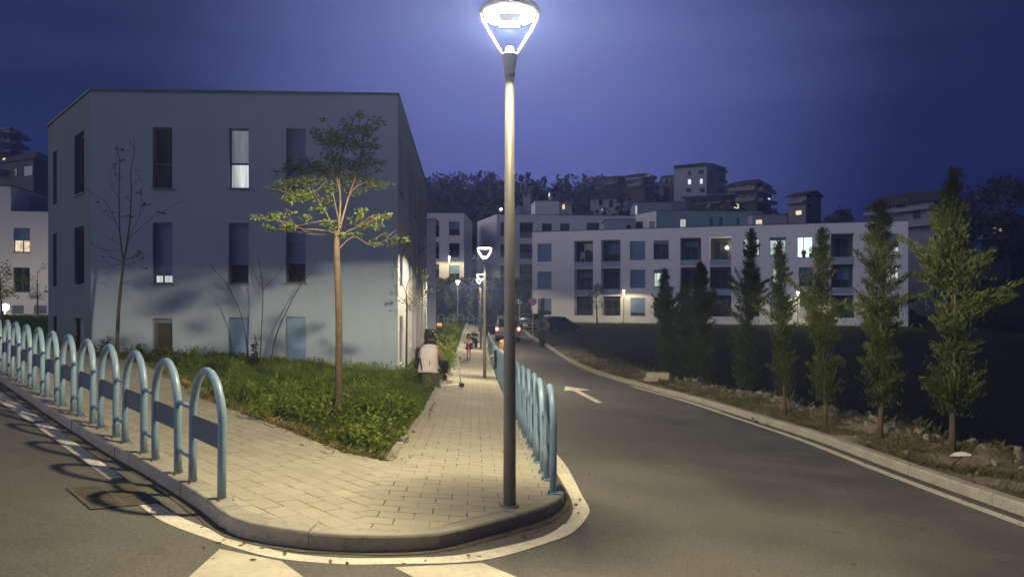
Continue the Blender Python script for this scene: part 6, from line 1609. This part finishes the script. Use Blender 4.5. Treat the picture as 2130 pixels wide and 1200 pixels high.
house('small dark villa with a pale roof edge under the curved balconies', 1455, 1520, 1545, 420, 446, 138, M_HD, 4, 4, 'flat', 0, [(1497,424,1506,432),(1470,425,1478,432)], [], [(1526,424,1537,434,'y')])
house('small white one storey house with three dark windows among the hill trees', 1227, 1304, 1308, 413, 434, 150, M_HL, 2, 3, 'hip', 1.0, [(1246,416,1253,428),(1267,416,1275,431),(1290,416,1296,424),(1251,435,1254,438,'l'),(1294,434,1297,438,'l')])
house('lone grey house on the right of the hill with one lit window', 1640, 1676, 1708, 405, 450, 120, M_HG, 2.5, 3, 'gable', .9, [(1655.5,438.5,1667.5,447,'y'),(1650,414,1656,421)], [(1640,420,1676,423,.9)], [(1678.5,404.5,1686,411.5,'p'),(1694,404.5,1702,412,'p'),(1679,425,1686,433,'p')])
house('big dark gabled house beyond the right end of the white block', 1806, 1943, 1998, 418, 520, 86, M_HG, 8, 6, 'gable', 2.0, [(1865,415,1885,432),(1900,440,1915,455)], [(1806,436,1943,443,1.0),(1806,468,1943,476,1.0)], [(1950,412,1958.5,427,'p'),(1963,412,1969,427,'p'),(1951,482,1958.5,498,'p'),(1964,482,1969,498,'p')], [(1943,466,1985,470,.6)], low=8)
house('small gabled bluish house with a bright chimney side window, above the stair tower', 1140, 1146, 1166, 398, 420, 150, M_HL, 4, 1, 'gable', 1.3, [(1141,400,1144,409,'l')], [], [(1151,404,1155,411)])
house('dim house with one yellow window beside the stair tower', 1160, 1189, 1191, 423, 450, 130, M_HG, 2, 3, 'flat', 0, [(1170,425.5,1175,435,'y'),(1180,430,1186,446)])
house('pale gabled cottage in the trees left of the stair tower', 1088, 1104, 1118, 400, 416, 155, M_HG, 2, 2, 'gable', 1.6, [(1092,404,1096,410)], [], [(1110,404,1114,410)])
house('dark balconied apartment house at the upper left edge', -30, 20, 45, 268, 345, 125, M_HG, 4, 6, 'flat', 0, [(8,276,18,288),(8,300,18,312),(6,329,12,335,'y')], [(-30,282,20,289,1.5),(-30,303,20,310,1.5),(-30,322,20,328,1.5)], [(28,285,34,294)], [(20,280,48,286,1.3),(20,300,45,306,1.3),(20,313,32,317,1.3)], low=8)
house('long dark house under the balconied one at the upper left', 0, 70, 112, 330, 392, 110, M_HB, 4, 3, 'hip', 1.5, [(30,352,36,366),(50,346,68,366)], [(0,355,16,364,1.2)], [(75,350,80,362)], low=8)
house('dark house at the far right edge with white and orange lit windows', 2040, 2100, 2140, 458, 530, 105, M_HD, 3, 4, 'hip', 1.5, [(2066,474,2072,486,'l'),(2078,475,2084,481,'o'),(2066,514,2071,522,'l')], [(2040,494,2100,498,1.0)], low=8)
# ------------------------------------------------------------------ evening air
HAZE = True
if HAZE:
    hz = MB().box((0, 150, 30), (520, 420, 90))
    m = bpy.data.materials.new('evening_air'); m.use_nodes = True; nt = m.node_tree; nt.nodes.clear()
    o = nt.nodes.new('ShaderNodeOutputMaterial'); v = nt.nodes.new('ShaderNodeVolumePrincipled'); nt.links.new(v.outputs[0], o.inputs['Volume'])
    v.inputs['Color'].default_value = (.30, .43, 1.0, 1); v.inputs['Density'].default_value = .0017
    v.inputs['Anisotropy'].default_value = .55
    ho = hz.build('haze', m); tag(ho, kind='stuff')
    SC.cycles.volume_bounces = 0
